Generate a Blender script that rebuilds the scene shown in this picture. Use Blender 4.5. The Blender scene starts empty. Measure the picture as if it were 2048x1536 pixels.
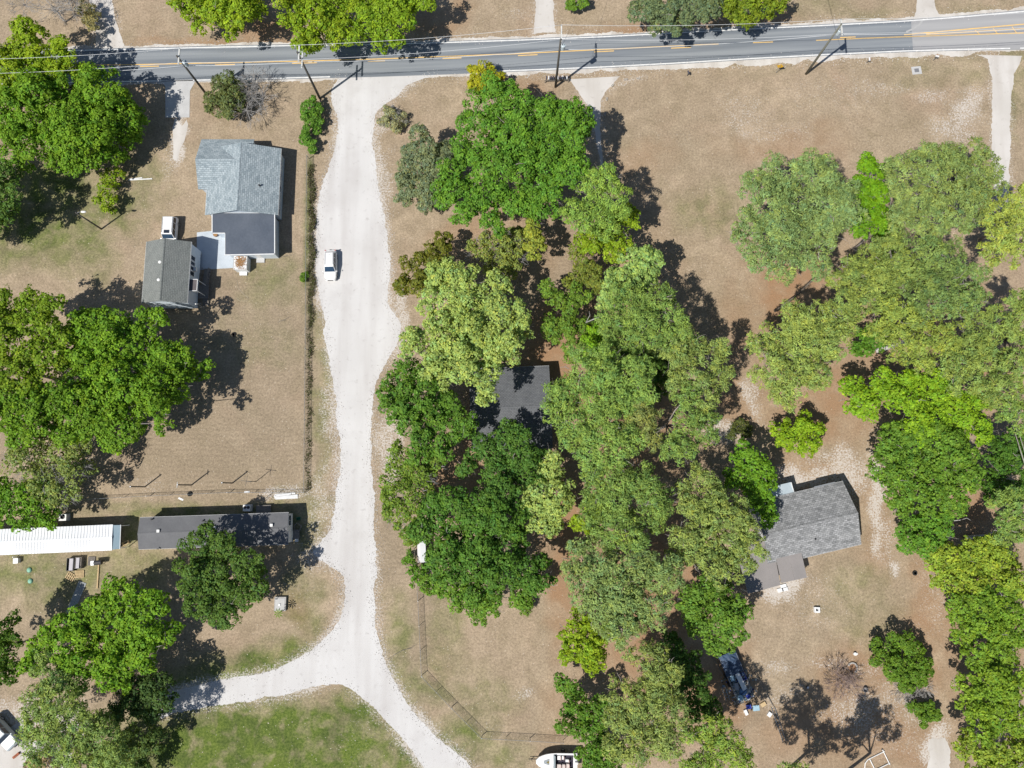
import bpy, math, random
import numpy as np
from mathutils import Vector, Matrix

random.seed(7)
RNG = np.random.default_rng(11)
SC = bpy.context.scene
COL = SC.collection

# ------------------------------------------------------------------ camera
F, CAM_H, TILT = 1440.0, 104.0, math.radians(8.37)      # focal length in photo pixels, drone height in metres
cam_d = bpy.data.cameras.new('camera')
cam_d.sensor_fit = 'HORIZONTAL'; cam_d.sensor_width = 36.0
cam_d.lens = 36.0 * F / 2048.0
cam_d.clip_start = 1.0; cam_d.clip_end = 3000.0
cam = bpy.data.objects.new('camera', cam_d); COL.objects.link(cam)
cam.location = (0, 0, CAM_H); cam.rotation_euler = (TILT, 0, 0)
SC.camera = cam

# ------------------------------------------------------------------ sky, sun, exposure
SUN_EL, SHADOW_AZ = math.radians(55.5), math.radians(38.5)   # shadows run towards +x +y
world = bpy.data.worlds.new('World'); SC.world = world; world.use_nodes = True
wn = world.node_tree.nodes; wl = world.node_tree.links; wn.clear()
wo = wn.new('ShaderNodeOutputWorld'); bg = wn.new('ShaderNodeBackground'); sky = wn.new('ShaderNodeTexSky')
sky.sky_type = 'NISHITA'; sky.sun_disc = False
sky.sun_elevation = SUN_EL; sky.sun_rotation = math.radians(90) - (SHADOW_AZ + math.pi)
sky.air_density = 1.0; sky.dust_density = 0.6; sky.ozone_density = 1.0
bg.inputs['Strength'].default_value = 0.066
wl.new(sky.outputs[0], bg.inputs[0]); wl.new(bg.outputs[0], wo.inputs[0])
sun_d = bpy.data.lights.new('sun', 'SUN'); sun_d.energy = 4.4; sun_d.angle = math.radians(0.53)
sun_d.color = (1.0, 0.955, 0.88)
sun = bpy.data.objects.new('sun', sun_d); COL.objects.link(sun)
ldir = Vector((math.cos(SHADOW_AZ) * math.cos(SUN_EL), math.sin(SHADOW_AZ) * math.cos(SUN_EL), -math.sin(SUN_EL)))
sun.rotation_euler = ldir.to_track_quat('-Z', 'Y').to_euler(); sun.location = (-60, -60, 120)
vs = SC.view_settings
vs.view_transform = 'Standard'; vs.look = 'None'; vs.gamma = 1.0; vs.exposure = 0.25; vs.use_curve_mapping = False
SC.cycles.max_bounces = 6; SC.cycles.diffuse_bounces = 3; SC.cycles.transmission_bounces = 3; SC.cycles.glossy_bounces = 2

# ------------------------------------------------------------------ photo pixel -> point at height z
CT, ST = math.cos(TILT), math.sin(TILT)
def G(px, py, z=0.0):
    x = (px - 1024.0) / F; y = (768.0 - py) / F
    yy = y * CT + ST; zz = y * ST - CT
    s = (z - CAM_H) / zz
    return Vector((x * s, yy * s, z))
def MPP(px, py, z=0.0):                      # metres per photo pixel there
    y = (768.0 - py) / F
    return (z - CAM_H) / (y * ST - CT) / F

# ------------------------------------------------------------------ materials
MATS = {}
def nd(nt, t, **kw):
    n = nt.nodes.new(t)
    for k, v in kw.items():
        setattr(n, k, v)
    return n
def pm(name, c1, c2=None, scale=3.0, rough=0.8, bump=0.0, metal=0.0, detail=4.0, spec=0.3, stretch=None, fine=0.0):
    """plain procedural material: two colours mixed by noise, optional fine grain and bump"""
    if name in MATS: return MATS[name]
    m = bpy.data.materials.new(name); m.use_nodes = True; nt = m.node_tree
    b = nt.nodes['Principled BSDF']
    b.inputs['Roughness'].default_value = rough; b.inputs['Metallic'].default_value = metal
    b.inputs['Specular IOR Level'].default_value = spec
    if c2 is None: c2 = tuple(c * 0.82 for c in c1)
    tc = nd(nt, 'ShaderNodeTexCoord'); vec = tc.outputs['Object']
    if stretch:
        mp = nd(nt, 'ShaderNodeMapping'); mp.inputs['Scale'].default_value = stretch
        nt.links.new(vec, mp.inputs['Vector']); vec = mp.outputs[0]
    n = nd(nt, 'ShaderNodeTexNoise'); n.inputs['Scale'].default_value = scale; n.inputs['Detail'].default_value = detail
    nt.links.new(vec, n.inputs['Vector'])
    r = nd(nt, 'ShaderNodeValToRGB'); r.color_ramp.elements[0].position = 0.3; r.color_ramp.elements[1].position = 0.7
    r.color_ramp.elements[0].color = (*c1, 1); r.color_ramp.elements[1].color = (*c2, 1)
    nt.links.new(n.outputs['Fac'], r.inputs['Fac']); out = r.outputs['Color']
    if fine:
        n2 = nd(nt, 'ShaderNodeTexNoise'); n2.inputs['Scale'].default_value = scale * 9; n2.inputs['Detail'].default_value = 3
        nt.links.new(vec, n2.inputs['Vector'])
        mr = nd(nt, 'ShaderNodeMapRange'); mr.inputs[1].default_value = 0.3; mr.inputs[2].default_value = 0.7
        mr.inputs[3].default_value = 1 - fine; mr.inputs[4].default_value = 1 + fine
        nt.links.new(n2.outputs['Fac'], mr.inputs[0])
        mx = nd(nt, 'ShaderNodeVectorMath', operation='SCALE'); nt.links.new(out, mx.inputs[0]); nt.links.new(mr.outputs[0], mx.inputs['Scale'])
        out = mx.outputs[0]
    nt.links.new(out, b.inputs['Base Color'])
    if bump:
        bp = nd(nt, 'ShaderNodeBump'); bp.inputs['Strength'].default_value = bump; bp.inputs['Distance'].default_value = 0.03
        nt.links.new(n.outputs['Fac'], bp.inputs['Height']); nt.links.new(bp.outputs[0], b.inputs['Normal'])
    MATS[name] = m
    return m

def attr_leaf(name, trans=0.35):
    m = bpy.data.materials.new(name); m.use_nodes = True; nt = m.node_tree; nt.nodes.clear()
    o = nd(nt, 'ShaderNodeOutputMaterial'); a = nd(nt, 'ShaderNodeAttribute', attribute_name='leaf')
    d = nd(nt, 'ShaderNodeBsdfDiffuse'); t = nd(nt, 'ShaderNodeBsdfTranslucent'); g = nd(nt, 'ShaderNodeBsdfGlossy')
    g.inputs['Roughness'].default_value = 0.6
    yel = nd(nt, 'ShaderNodeMix', data_type='RGBA', blend_type='MULTIPLY'); yel.inputs[0].default_value = 1.0
    nt.links.new(a.outputs['Color'], yel.inputs[6]); yel.inputs[7].default_value = (1.5, 1.35, 0.45, 1)
    nt.links.new(a.outputs['Color'], d.inputs['Color']); nt.links.new(yel.outputs[2], t.inputs['Color'])
    mx = nd(nt, 'ShaderNodeMixShader'); mx.inputs[0].default_value = trans
    nt.links.new(d.outputs[0], mx.inputs[1]); nt.links.new(t.outputs[0], mx.inputs[2])
    m2 = nd(nt, 'ShaderNodeMixShader'); m2.inputs[0].default_value = 0.012
    nt.links.new(mx.outputs[0], m2.inputs[1]); nt.links.new(g.outputs[0], m2.inputs[2])
    nt.links.new(m2.outputs[0], o.inputs['Surface'])
    return m

# ------------------------------------------------------------------ mesh helpers
class MB:
    """collects shapes, build() links them as ONE mesh object"""
    def __init__(s): s.v = []; s.f = []; s.uv = {}
    def poly(s, pts, uv=None):
        i = len(s.v); s.v += [tuple(p) for p in pts]; s.f.append(tuple(range(i, i + len(pts))))
        if uv: s.uv[len(s.f) - 1] = uv
        return s
    def box(s, c, d, rz=0.0, M=None):
        hx, hy, hz = d[0] / 2, d[1] / 2, d[2] / 2
        R = Matrix.Rotation(rz, 3, 'Z')
        P = []
        for x, y, z in ((-1,-1,-1),(1,-1,-1),(1,1,-1),(-1,1,-1),(-1,-1,1),(1,-1,1),(1,1,1),(-1,1,1)):
            p = R @ Vector((x * hx, y * hy, z * hz)) + Vector(c)
            P.append(M @ p if M else p)
        i = len(s.v); s.v += [tuple(p) for p in P]
        for f in ((3,2,1,0),(4,5,6,7),(0,1,5,4),(1,2,6,5),(2,3,7,6),(3,0,4,7)): s.f.append(tuple(i + k for k in f))
        return s
    def prism(s, poly, z0, z1):
        n = len(poly); i = len(s.v)
        s.v += [(p[0], p[1], z0) for p in poly] + [(p[0], p[1], z1) for p in poly]
        s.f.append(tuple(i + k for k in reversed(range(n)))); s.f.append(tuple(i + n + k for k in range(n)))
        for k in range(n):
            j = (k + 1) % n; s.f.append((i + k, i + j, i + n + j, i + n + k))
        return s
    def loft(s, rings, caps=True):
        n = len(rings[0]); i = len(s.v)
        for r in rings: s.v += [tuple(p) for p in r]
        for a in range(len(rings) - 1):
            for k in range(n):
                j = (k + 1) % n
                s.f.append((i + a * n + k, i + a * n + j, i + (a + 1) * n + j, i + (a + 1) * n + k))
        if caps:
            s.f.append(tuple(i + k for k in reversed(range(n)))); e = i + (len(rings) - 1) * n
            s.f.append(tuple(e + k for k in range(n)))
        return s
    def tube(s, pts, r, n=6, caps=True):
        pts = [Vector(p) for p in pts]
        rs = list(r) if hasattr(r, '__len__') else [r] * len(pts)
        rings = []
        for k, p in enumerate(pts):
            d = (pts[min(k + 1, len(pts) - 1)] - pts[max(k - 1, 0)])
            if d.length < 1e-6: d = Vector((0, 0, 1))
            d.normalize()
            u = d.cross(Vector((0, 0, 1)) if abs(d.z) < 0.9 else Vector((1, 0, 0))).normalized(); w = d.cross(u)
            rings.append([p + (u * math.cos(2 * math.pi * q / n) + w * math.sin(2 * math.pi * q / n)) * rs[k] for q in range(n)])
        return s.loft(rings, caps)
    def cyl(s, c, r, h, n=14, r2=None):
        r2 = r if r2 is None else r2
        return s.loft([[(c[0] + math.cos(2*math.pi*q/n)*a, c[1] + math.sin(2*math.pi*q/n)*a, z) for q in range(n)] for a, z in ((r, c[2]), (r2, c[2] + h))])
    def slab(s, p0, p1, p2, p3, th=0.1):
        """roof plate: p0->p1 along the eave, p1->p2 up the slope; metre UVs"""
        p0, p1, p2, p3 = map(Vector, (p0, p1, p2, p3))
        n = (p1 - p0).cross(p3 - p0).normalized()
        if n.z < 0: n = -n
        eu = (p1 - p0).normalized(); ev = n.cross(eu)
        uv = [((p - p0).dot(eu), (p - p0).dot(ev)) for p in (p0, p1, p2, p3)]
        top = [p0, p1, p2, p3]; bot = [p - Vector((0, 0, th)) for p in top]
        if (p1 - p0).cross(p2 - p0).z < 0:
            top.reverse(); bot.reverse(); uv.reverse()
        i = len(s.v)
        s.poly(top, uv)
        s.poly(list(reversed(bot)))
        for k in range(4):
            j = (k + 1) % 4
            s.poly([bot[k], bot[j], top[j], top[k]])
        return s
    def build(s, name, mat, parent=None, smooth=False, off=None, bevel=0.0):
        me = bpy.data.meshes.new(name)
        vv = s.v
        if off is not None:
            vv = [(a - off[0], b - off[1], c - off[2]) for a, b, c in vv]
        me.from_pydata(vv, [], s.f); me.update()
        if s.uv:
            ul = me.uv_layers.new(name='UVMap')
            for fi, u in s.uv.items():
                for k, li in enumerate(me.polygons[fi].loop_indices): ul.data[li].uv = u[k]
        if mat: me.materials.append(mat)
        if smooth: me.polygons.foreach_set('use_smooth', [True] * len(me.polygons))
        o = bpy.data.objects.new(name, me); COL.objects.link(o)
        if parent: o.parent = parent
        if bevel:
            b = o.modifiers.new('bevel', 'BEVEL'); b.width = bevel; b.segments = 2; b.limit_method = 'ANGLE'
        return o

def empty(name, loc, rz=0.0):
    o = bpy.data.objects.new(name, None); COL.objects.link(o); o.location = loc; o.rotation_euler = (0, 0, rz)
    o.empty_display_size = 0.3
    return o
def tag(o, label, cat, group=None, kind=None):
    if label: o['label'] = label
    if cat: o['category'] = cat
    if group: o['group'] = group
    if kind: o['kind'] = kind
    return o
def struct(o, label=None):
    o['kind'] = 'structure'
    if label: o['label'] = label
    return o
def copy_tree(o, parent=None):
    c = o.copy(); COL.objects.link(c); c.parent = parent
    for ch in list(o.children): copy_tree(ch, c)
    return c

# ------------------------------------------------------------------ ground
ROAD_L = [(683,150),(664,175),(664,200),(672,230),(676,260),(668,300),(655,340),(641,380),(635,430),(632,470),(632,520),(634,560),(640,600),(648,640),(655,690),(660,730),(668,780),(674,850),(680,930),(675,980),(668,1020),(662,1060),(640,1085),(628,1105),(650,1125),(684,1150),(690,1190),(683,1225),(668,1255),(645,1282),(618,1303)]
ROAD_R = [(872,150),(830,165),(800,185),(770,208),(752,228),(748,250),(745,290),(752,330),(758,380),(768,430),(776,480),(780,540),(775,600),(795,640),(800,680),(785,710),(758,750),(745,800),(742,860),(744,930),(748,1000),(750,1080),(752,1150),(748,1200),(752,1250),(765,1310),(790,1370),(825,1420),(870,1470),(918,1510),(945,1540)]
FORK_IN = [(300,1440),(340,1428),(390,1418),(440,1408),(500,1402),(560,1392),(620,1375),(660,1368),(690,1372),(730,1400),(770,1440),(805,1480),(835,1515),(850,1540)]
FORK_L = [(300,1400),(350,1383),(410,1366),(470,1354),(530,1345),(575,1328),(618,1303)]
def dens(pts, step, amp, seed, z=0.0, smooth=True):
    """pixel polyline -> dense ragged world polyline"""
    r = np.random.default_rng(seed)
    W = [G(*p) for p in pts]
    out = []
    for i in range(len(W) - 1):
        p0 = W[max(i-1,0)]; p1 = W[i]; p2 = W[i+1]; p3 = W[min(i+2,len(W)-1)]
        n = max(1, int((p2 - p1).length / step))
        for k in range(n):
            t = k / n
            if smooth:
                q = 0.5 * ((2*p1) + (p2-p0)*t + (2*p0-5*p1+4*p2-p3)*t*t + (3*p1-p0-3*p2+p3)*t**3)
            else: q = p1.lerp(p2, t)
            out.append(q)
    out.append(W[-1])
    N = len(out)
    low = np.interp(np.arange(N), np.arange(0, N + 6, 6), r.normal(0, 1, len(np.arange(0, N + 6, 6))))
    res = []
    for i, q in enumerate(out):
        d = out[min(i+1,N-1)] - out[max(i-1,0)]
        nn = Vector((-d.y, d.x, 0)); nn = nn.normalized() if nn.length > 1e-6 else nn
        res.append((q.x + nn.x * (amp * r.normal() * 0.6 + amp * low[i]), q.y + nn.y * (amp * r.normal() * 0.6 + amp * low[i])))
    return res
def sheet(name, poly, z, mat, th=0.0):
    m = MB(); m.poly([(x, y, z) for x, y in poly])
    o = m.build(name, mat)
    import bmesh
    bm = bmesh.new(); bm.from_mesh(o.data)
    bmesh.ops.triangulate(bm, faces=bm.faces[:], ngon_method='EAR_CLIP')
    for f in bm.faces:
        if f.normal.z < 0: f.normal_flip()
    bm.to_mesh(o.data); bm.free()
    return struct(o)

# attribute painting: soft blobs given in photo pixels on the ground
XS = np.linspace(-112, 112, 321); YS = np.linspace(-56, 122, 255)
GX, GY = np.meshgrid(XS, YS)
# world -> photo pixel of the ground grid
zc = -GY * ST - CAM_H * CT; yc = GY * CT - CAM_H * ST
PX = 1024 + F * GX / -zc; PY = 768 - F * yc / -zc
A_green = np.zeros_like(GX); A_straw = np.zeros_like(GX); A_grav = np.zeros_like(GX); A_dark = np.zeros_like(GX); A_soil = np.zeros_like(GX)
_rw = np.random.default_rng(5)
def smooth_noise(cell):
    h_, w_ = GX.shape; n_ = _rw.normal(0, 1, (h_ // cell + 3, w_ // cell + 3))
    yi = np.arange(h_) / cell; xi = np.arange(w_) / cell
    y0 = yi.astype(int); x0 = xi.astype(int); fy = (yi - y0)[:, None]; fx = (xi - x0)[None, :]
    fy = fy * fy * (3 - 2 * fy); fx = fx * fx * (3 - 2 * fx)
    a = n_[np.ix_(y0, x0)]; b = n_[np.ix_(y0, x0 + 1)]; c = n_[np.ix_(y0 + 1, x0)]; d = n_[np.ix_(y0 + 1, x0 + 1)]
    return (a * (1 - fx) + b * fx) * (1 - fy) + (c * (1 - fx) + d * fx) * fy
WX = PX + 16 * smooth_noise(10) + 9 * smooth_noise(4) + 5 * smooth_noise(2)
WY = PY + 16 * smooth_noise(10) + 9 * smooth_noise(4) + 5 * smooth_noise(2)
def blob(A, cx, cy, rx, ry, v, rot=0.0, pw=1.5):
    q = min(1.0, min(rx, ry) / 30.0)
    dx = PX + (WX - PX) * q - cx; dy = PY + (WY - PY) * q - cy
    if rot:
        c, s = math.cos(rot), math.sin(rot); dx, dy = dx*c + dy*s, -dx*s + dy*c
    d = (dx / rx) ** 2 + (dy / ry) ** 2
    np.maximum(A, v * np.exp(-d ** pw), out=A)
for b in [(70,440,150,90,.7),(110,350,120,80,.7),(170,455,60,110,.6),(250,420,70,60,.5),(200,520,60,60,.35),(215,400,40,60,.7),(300,350,60,70,.35),
          (620,450,8,190,.7),(540,570,90,60,.35),(500,700,110,60,.22),(640,760,22,260,.4),
          (430,1015,260,20,.55),(260,1070,18,70,.6),(60,1150,200,60,.5),(270,1140,90,60,.4),(620,1030,50,60,.5),(620,1180,50,70,.35),
          (610,1260,40,60,.45),(520,1330,140,30,.8),(420,1350,120,30,.7),(560,1460,260,80,1.),(380,1500,180,80,.95),(700,1460,90,70,.9),(760,1530,90,60,.9),(560,1540,300,60,1.),
          (800,1290,30,90,.5),(850,1380,40,60,.45),(930,1490,70,60,.7),(1000,1500,60,50,.45),(900,1290,50,130,.35),(960,1390,80,60,.35),
          (1420,430,90,50,.35),(1500,100,200,50,.14),(1900,150,160,40,.2),(2030,190,30,90,.4),(1700,1180,70,60,.3),(1730,1240,80,60,.25),(1650,20,200,30,.2),(1950,10,100,40,.2)]:
    blob(A_green, *b)
for b in [(1060,175,60,30,.6),(450,90,200,10,.6),(530,60,40,50,.8),(880,60,60,50,.5),(1300,55,120,20,.8),(1500,45,90,18,.7),(1560,300,160,50,.35),(1270,330,60,60,.35),(940,480,90,50,.45),
          (1600,580,90,120,.9),(1680,800,160,90,.7),(1480,640,50,90,.5),(1480,800,60,80,.6),(1600,950,120,60,.45),(1750,1050,60,120,.4),(1850,1250,50,160,.7),(1700,1350,90,90,.6),(1650,1480,160,80,.55),(1800,1480,120,70,.6),
          (1100,680,80,90,.95),(1130,1080,50,160,.95),(1110,760,40,90,1.),(900,950,90,80,.7),(1420,1380,90,110,.8),(1120,1250,40,60,.6),(1115,1420,40,120,.35),(600,1235,22,50,.5),(240,1390,60,30,.8),(1960,1030,60,60,.9),(1990,760,50,60,.9),
          (1700,640,260,160,.5),(1850,700,220,200,.6),(1250,800,150,300,.8),(1300,1200,160,260,.8),(1950,1200,100,300,.6),(1040,420,120,160,.4)]:
    blob(A_straw, *b)
for b in [(1930,225,40,60,.72,.5),(1860,200,40,25,.6),(1900,270,60,40,.6),(1760,170,120,20,.45),(1660,190,140,60,.3),(1560,260,90,30,.4),(1490,220,60,60,.45),(1330,280,60,50,.25),(1570,1170,45,30,.9),(1620,1210,70,60,.35),
          (1745,1000,30,130,.85),(1680,940,60,50,.75),(1600,950,60,25,.85),(1770,1140,22,22,.95),(1770,1080,50,60,.5),(1870,1480,40,50,.9),(1800,1400,90,60,.5),(1720,1440,90,60,.55),(1770,1470,120,60,.4),(1650,1320,60,20,.5),(1580,1390,60,30,.45),(1730,1340,30,40,.5),
          (700,90,9,9,.0),(1040,30,40,16,.4),(1180,45,60,14,.3),(720,1000,60,600,.35),(760,300,26,120,.7),(800,180,60,20,.8),(795,640,24,70,.8),(655,800,24,200,.6),(640,980,36,90,.55),(770,900,30,120,.7),(757,1180,20,200,.5),(640,1100,60,60,.6),(770,1390,40,140,.45,-.5),
          (600,1190,60,60,.25),(360,270,18,60,.9),(340,330,14,60,.4),(570,985,60,16,.7),(300,965,60,18,.35),(1050,1385,30,14,.6),(970,1440,40,20,.3),(1560,1330,40,20,.6),(130,1470,70,40,.9),(60,1440,60,40,.7),(1870,1190,60,120,.4),(1520,800,24,60,.7),(1440,880,50,30,.8)]:
    blob(A_grav, *b)
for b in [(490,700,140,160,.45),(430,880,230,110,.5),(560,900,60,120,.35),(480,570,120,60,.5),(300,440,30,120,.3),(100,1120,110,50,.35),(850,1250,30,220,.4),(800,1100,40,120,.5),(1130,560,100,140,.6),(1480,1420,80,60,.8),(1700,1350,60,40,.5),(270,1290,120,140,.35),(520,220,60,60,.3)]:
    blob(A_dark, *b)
def near_line(A, pts, w, v):
    W = np.array([G(*p)[:2] for p in pts]); best = np.full(GX.shape, 1e9)
    for k in range(len(W) - 1):
        d = W[k+1] - W[k]; L2 = (d * d).sum()
        t = np.clip(((GX - W[k,0]) * d[0] + (GY - W[k,1]) * d[1]) / L2, 0, 1)
        np.minimum(best, np.hypot(GX - W[k,0] - t * d[0], GY - W[k,1] - t * d[1]), out=best)
    np.maximum(A, v * np.exp(-(best / w) ** 2) * np.clip(1 + .35 * smooth_noise(6), .3, 1.4), out=A)
for P_ in (ROAD_L, ROAD_R[4:], FORK_IN, FORK_L): near_line(A_grav, P_, 1.25, .62)
for P_ in ([(1155,180),(1172,205),(1187,225),(1196,300),(1204,350)],[(1201,345),(1203,250),(1204,200),(1230,172),(1290,152)],[(1984,150),(1983,230),(1985,420)],[(2022,420),(2022,200)],[(190,0),(190,97)],[(224,0),(240,60)],[(1068,0),(1066,68)],[(1108,0),(1112,66)]): near_line(A_grav, P_, .75, .55)
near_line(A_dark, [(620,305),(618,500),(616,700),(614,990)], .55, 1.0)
def ground_build():
    ny, nx = GX.shape
    co = np.stack([GX, GY, np.zeros_like(GX)], -1).reshape(-1, 3)
    # far rim so that the sheet reaches well past every edge
    idx = np.arange(ny * nx).reshape(ny, nx)
    q = np.stack([idx[:-1,:-1], idx[:-1,1:], idx[1:,1:], idx[1:,:-1]], -1).reshape(-1, 4)
    b = 1500.0
    rim = [(-b,-b,0),(b,-b,0),(b,b,0),(-b,b,0)]
    n0 = len(co); co = np.vstack([co, rim])
    c = [idx[0,0], idx[0,-1], idx[-1,-1], idx[-1,0]]
    extra = []
    me = bpy.data.meshes.new('ground')
    faces = [tuple(int(a) for a in r) for r in q]
    edges = [list(idx[0,:]), list(idx[:,-1]), list(idx[-1,::-1]), list(idx[::-1,0])]
    for k in range(4):
        a, bb = n0 + k, n0 + (k + 1) % 4
        faces.append(tuple([a, bb] + [int(i) for i in reversed(edges[k])]))
    me.from_pydata([tuple(p) for p in co], [], faces); me.update()
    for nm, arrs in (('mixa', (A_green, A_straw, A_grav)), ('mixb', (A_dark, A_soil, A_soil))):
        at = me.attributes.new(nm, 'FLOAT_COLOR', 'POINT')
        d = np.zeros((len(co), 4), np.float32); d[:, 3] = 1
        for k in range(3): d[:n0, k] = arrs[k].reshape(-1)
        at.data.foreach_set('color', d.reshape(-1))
    return me
def ground_material():
    m = bpy.data.materials.new('dry_lawn'); m.use_nodes = True; nt = m.node_tree; L = nt.links.new
    b = nt.nodes['Principled BSDF']; b.inputs['Roughness'].default_value = 0.95; b.inputs['Specular IOR Level'].default_value = 0.1
    g = nd(nt, 'ShaderNodeNewGeometry'); pos = g.outputs['Position']
    def noise(s, det=4, dist=0.0, rough=0.55):
        n = nd(nt, 'ShaderNodeTexNoise'); n.inputs['Scale'].default_value = s; n.inputs['Detail'].default_value = det
        n.inputs['Distortion'].default_value = dist; n.inputs['Roughness'].default_value = rough
        L(pos, n.inputs['Vector']); return n.outputs['Fac']
    def rng(v, a, c, lo=0.0, hi=1.0):
        r = nd(nt, 'ShaderNodeMapRange'); L(v, r.inputs[0]); r.inputs[1].default_value = a; r.inputs[2].default_value = c
        r.inputs[3].default_value = lo; r.inputs[4].default_value = hi; return r.outputs[0]
    def mix(f, A, B):
        x = nd(nt, 'ShaderNodeMix', data_type='RGBA')
        if isinstance(f, float): x.inputs[0].default_value = f
        else: L(f, x.inputs[0])
        for k, c in ((6, A), (7, B)):
            if isinstance(c, tuple): x.inputs[k].default_value = (*c, 1)
            else: L(c, x.inputs[k])
        return x.outputs[2]
    def mth(op, A, B=None):
        x = nd(nt, 'ShaderNodeMath', operation=op)
        for k, c in ((0, A), (1, B)):
            if c is None: continue
            if isinstance(c, (int, float)): x.inputs[k].default_value = c
            else: L(c, x.inputs[k])
        return x.outputs[0]
    a = nd(nt, 'ShaderNodeAttribute', attribute_name='mixa'); sp = nd(nt, 'ShaderNodeSeparateColor'); L(a.outputs['Color'], sp.inputs[0])
    a2 = nd(nt, 'ShaderNodeAttribute', attribute_name='mixb'); sp2 = nd(nt, 'ShaderNodeSeparateColor'); L(a2.outputs['Color'], sp2.inputs[0])
    big = noise(0.06, 4); mid = noise(0.45, 5, 0.4); fin = noise(3.2, 4, 0, .7); fin2 = noise(11.0, 3, 0, .7)
    base = mix(rng(big, .35, .65), (0.378, 0.295, 0.212), (0.325, 0.258, 0.180))
    pat = noise(.16, 5, .8); pat2 = noise(.28, 5, .6, .6)
    base = mix(rng(pat, .45, .70, 0, .75), base, (0.435, 0.345, 0.245))
    base = mix(rng(pat2, .52, .72, 0, .60), base, (0.245, 0.198, 0.125))
    base = mix(rng(noise(.11, 4, .5), .54, .70, 0, .55), base, (0.375, 0.270, 0.192))
    base = mix(rng(mid, .38, .68, 0, .65), base, (0.265, 0.208, 0.142))
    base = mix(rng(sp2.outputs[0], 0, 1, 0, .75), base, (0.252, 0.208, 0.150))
    wv = nd(nt, 'ShaderNodeTexWave', wave_type='BANDS', bands_direction='Y'); wv.inputs['Scale'].default_value = .42; wv.inputs['Distortion'].default_value = 5.0; wv.inputs['Detail'].default_value = 3; wv.inputs['Detail Scale'].default_value = .6
    L(pos, wv.inputs['Vector'])
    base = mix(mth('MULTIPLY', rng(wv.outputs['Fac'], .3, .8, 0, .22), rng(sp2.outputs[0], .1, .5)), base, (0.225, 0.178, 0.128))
    # straw / bare reddish sand
    st = mth('MULTIPLY', sp.outputs[1], rng(mid, .25, .6, .55, 1.15))
    base = mix(rng(st, .05, .95), base, mix(rng(fin, .35, .65), (0.37, 0.235, 0.140), (0.27, 0.16, 0.092)))
    # green grass
    gr = mth('MULTIPLY', sp.outputs[0], rng(mid, .3, .62, .45, 1.25))
    gcol = mix(rng(fin, .3, .7), (0.066, 0.122, 0.018), (0.150, 0.182, 0.042))
    gcol = mix(rng(pat2, .42, .62, 0, .6), gcol, (0.060, 0.085, 0.026)); gcol = mix(rng(pat, .5, .7, 0, .55), gcol, (0.160, 0.215, 0.030))
    base = mix(rng(gr, .05, .9, 0, .97), base, gcol)
    # fine grain: blades, litter, clods
    k = mth('MULTIPLY', rng(fin, .3, .7, .70, 1.28), rng(fin2, .3, .7, .62, 1.36))
    sc = nd(nt, 'ShaderNodeVectorMath', operation='SCALE'); L(base, sc.inputs[0]); L(k, sc.inputs['Scale']); base = sc.outputs[0]
    # white limestone chips
    v = nd(nt, 'ShaderNodeTexNoise'); v.inputs['Scale'].default_value = 4.2; v.inputs['Detail'].default_value = 5; v.inputs['Roughness'].default_value = .75; L(pos, v.inputs['Vector'])
    gv = mth('ADD', mth('ADD', mth('MULTIPLY', sp.outputs[2], 0.40), mth('MULTIPLY', rng(v.outputs['Fac'], .2, .8), .75)), mth('MULTIPLY', noise(1.1, 4), .25))
    gm = mth('MULTIPLY', rng(gv, .70, .84, 0, .92), rng(sp.outputs[2], .02, .2))
    base = mix(gm, base, mix(rng(fin2, .3, .7), (0.62, 0.58, 0.54), (0.47, 0.43, 0.39)))
    # scattered single pale stones and fallen leaves
    vo = nd(nt, 'ShaderNodeTexVoronoi'); vo.inputs['Scale'].default_value = 1.9; L(pos, vo.inputs['Vector'])
    ms = mth('MULTIPLY', rng(vo.outputs['Distance'], .13, .09), rng(noise(.5, 4), .46, .60))
    base = mix(mth('MULTIPLY', ms, .85), base, (0.60, 0.54, 0.46))
    L(base, b.inputs['Base Color'])
    bp = nd(nt, 'ShaderNodeBump'); bp.inputs['Strength'].default_value = 0.7; bp.inputs['Distance'].default_value = 0.06
    L(mth('ADD', fin, mth('MULTIPLY', fin2, .6)), bp.inputs['Height']); L(bp.outputs[0], b.inputs['Normal'])
    return m
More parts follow.
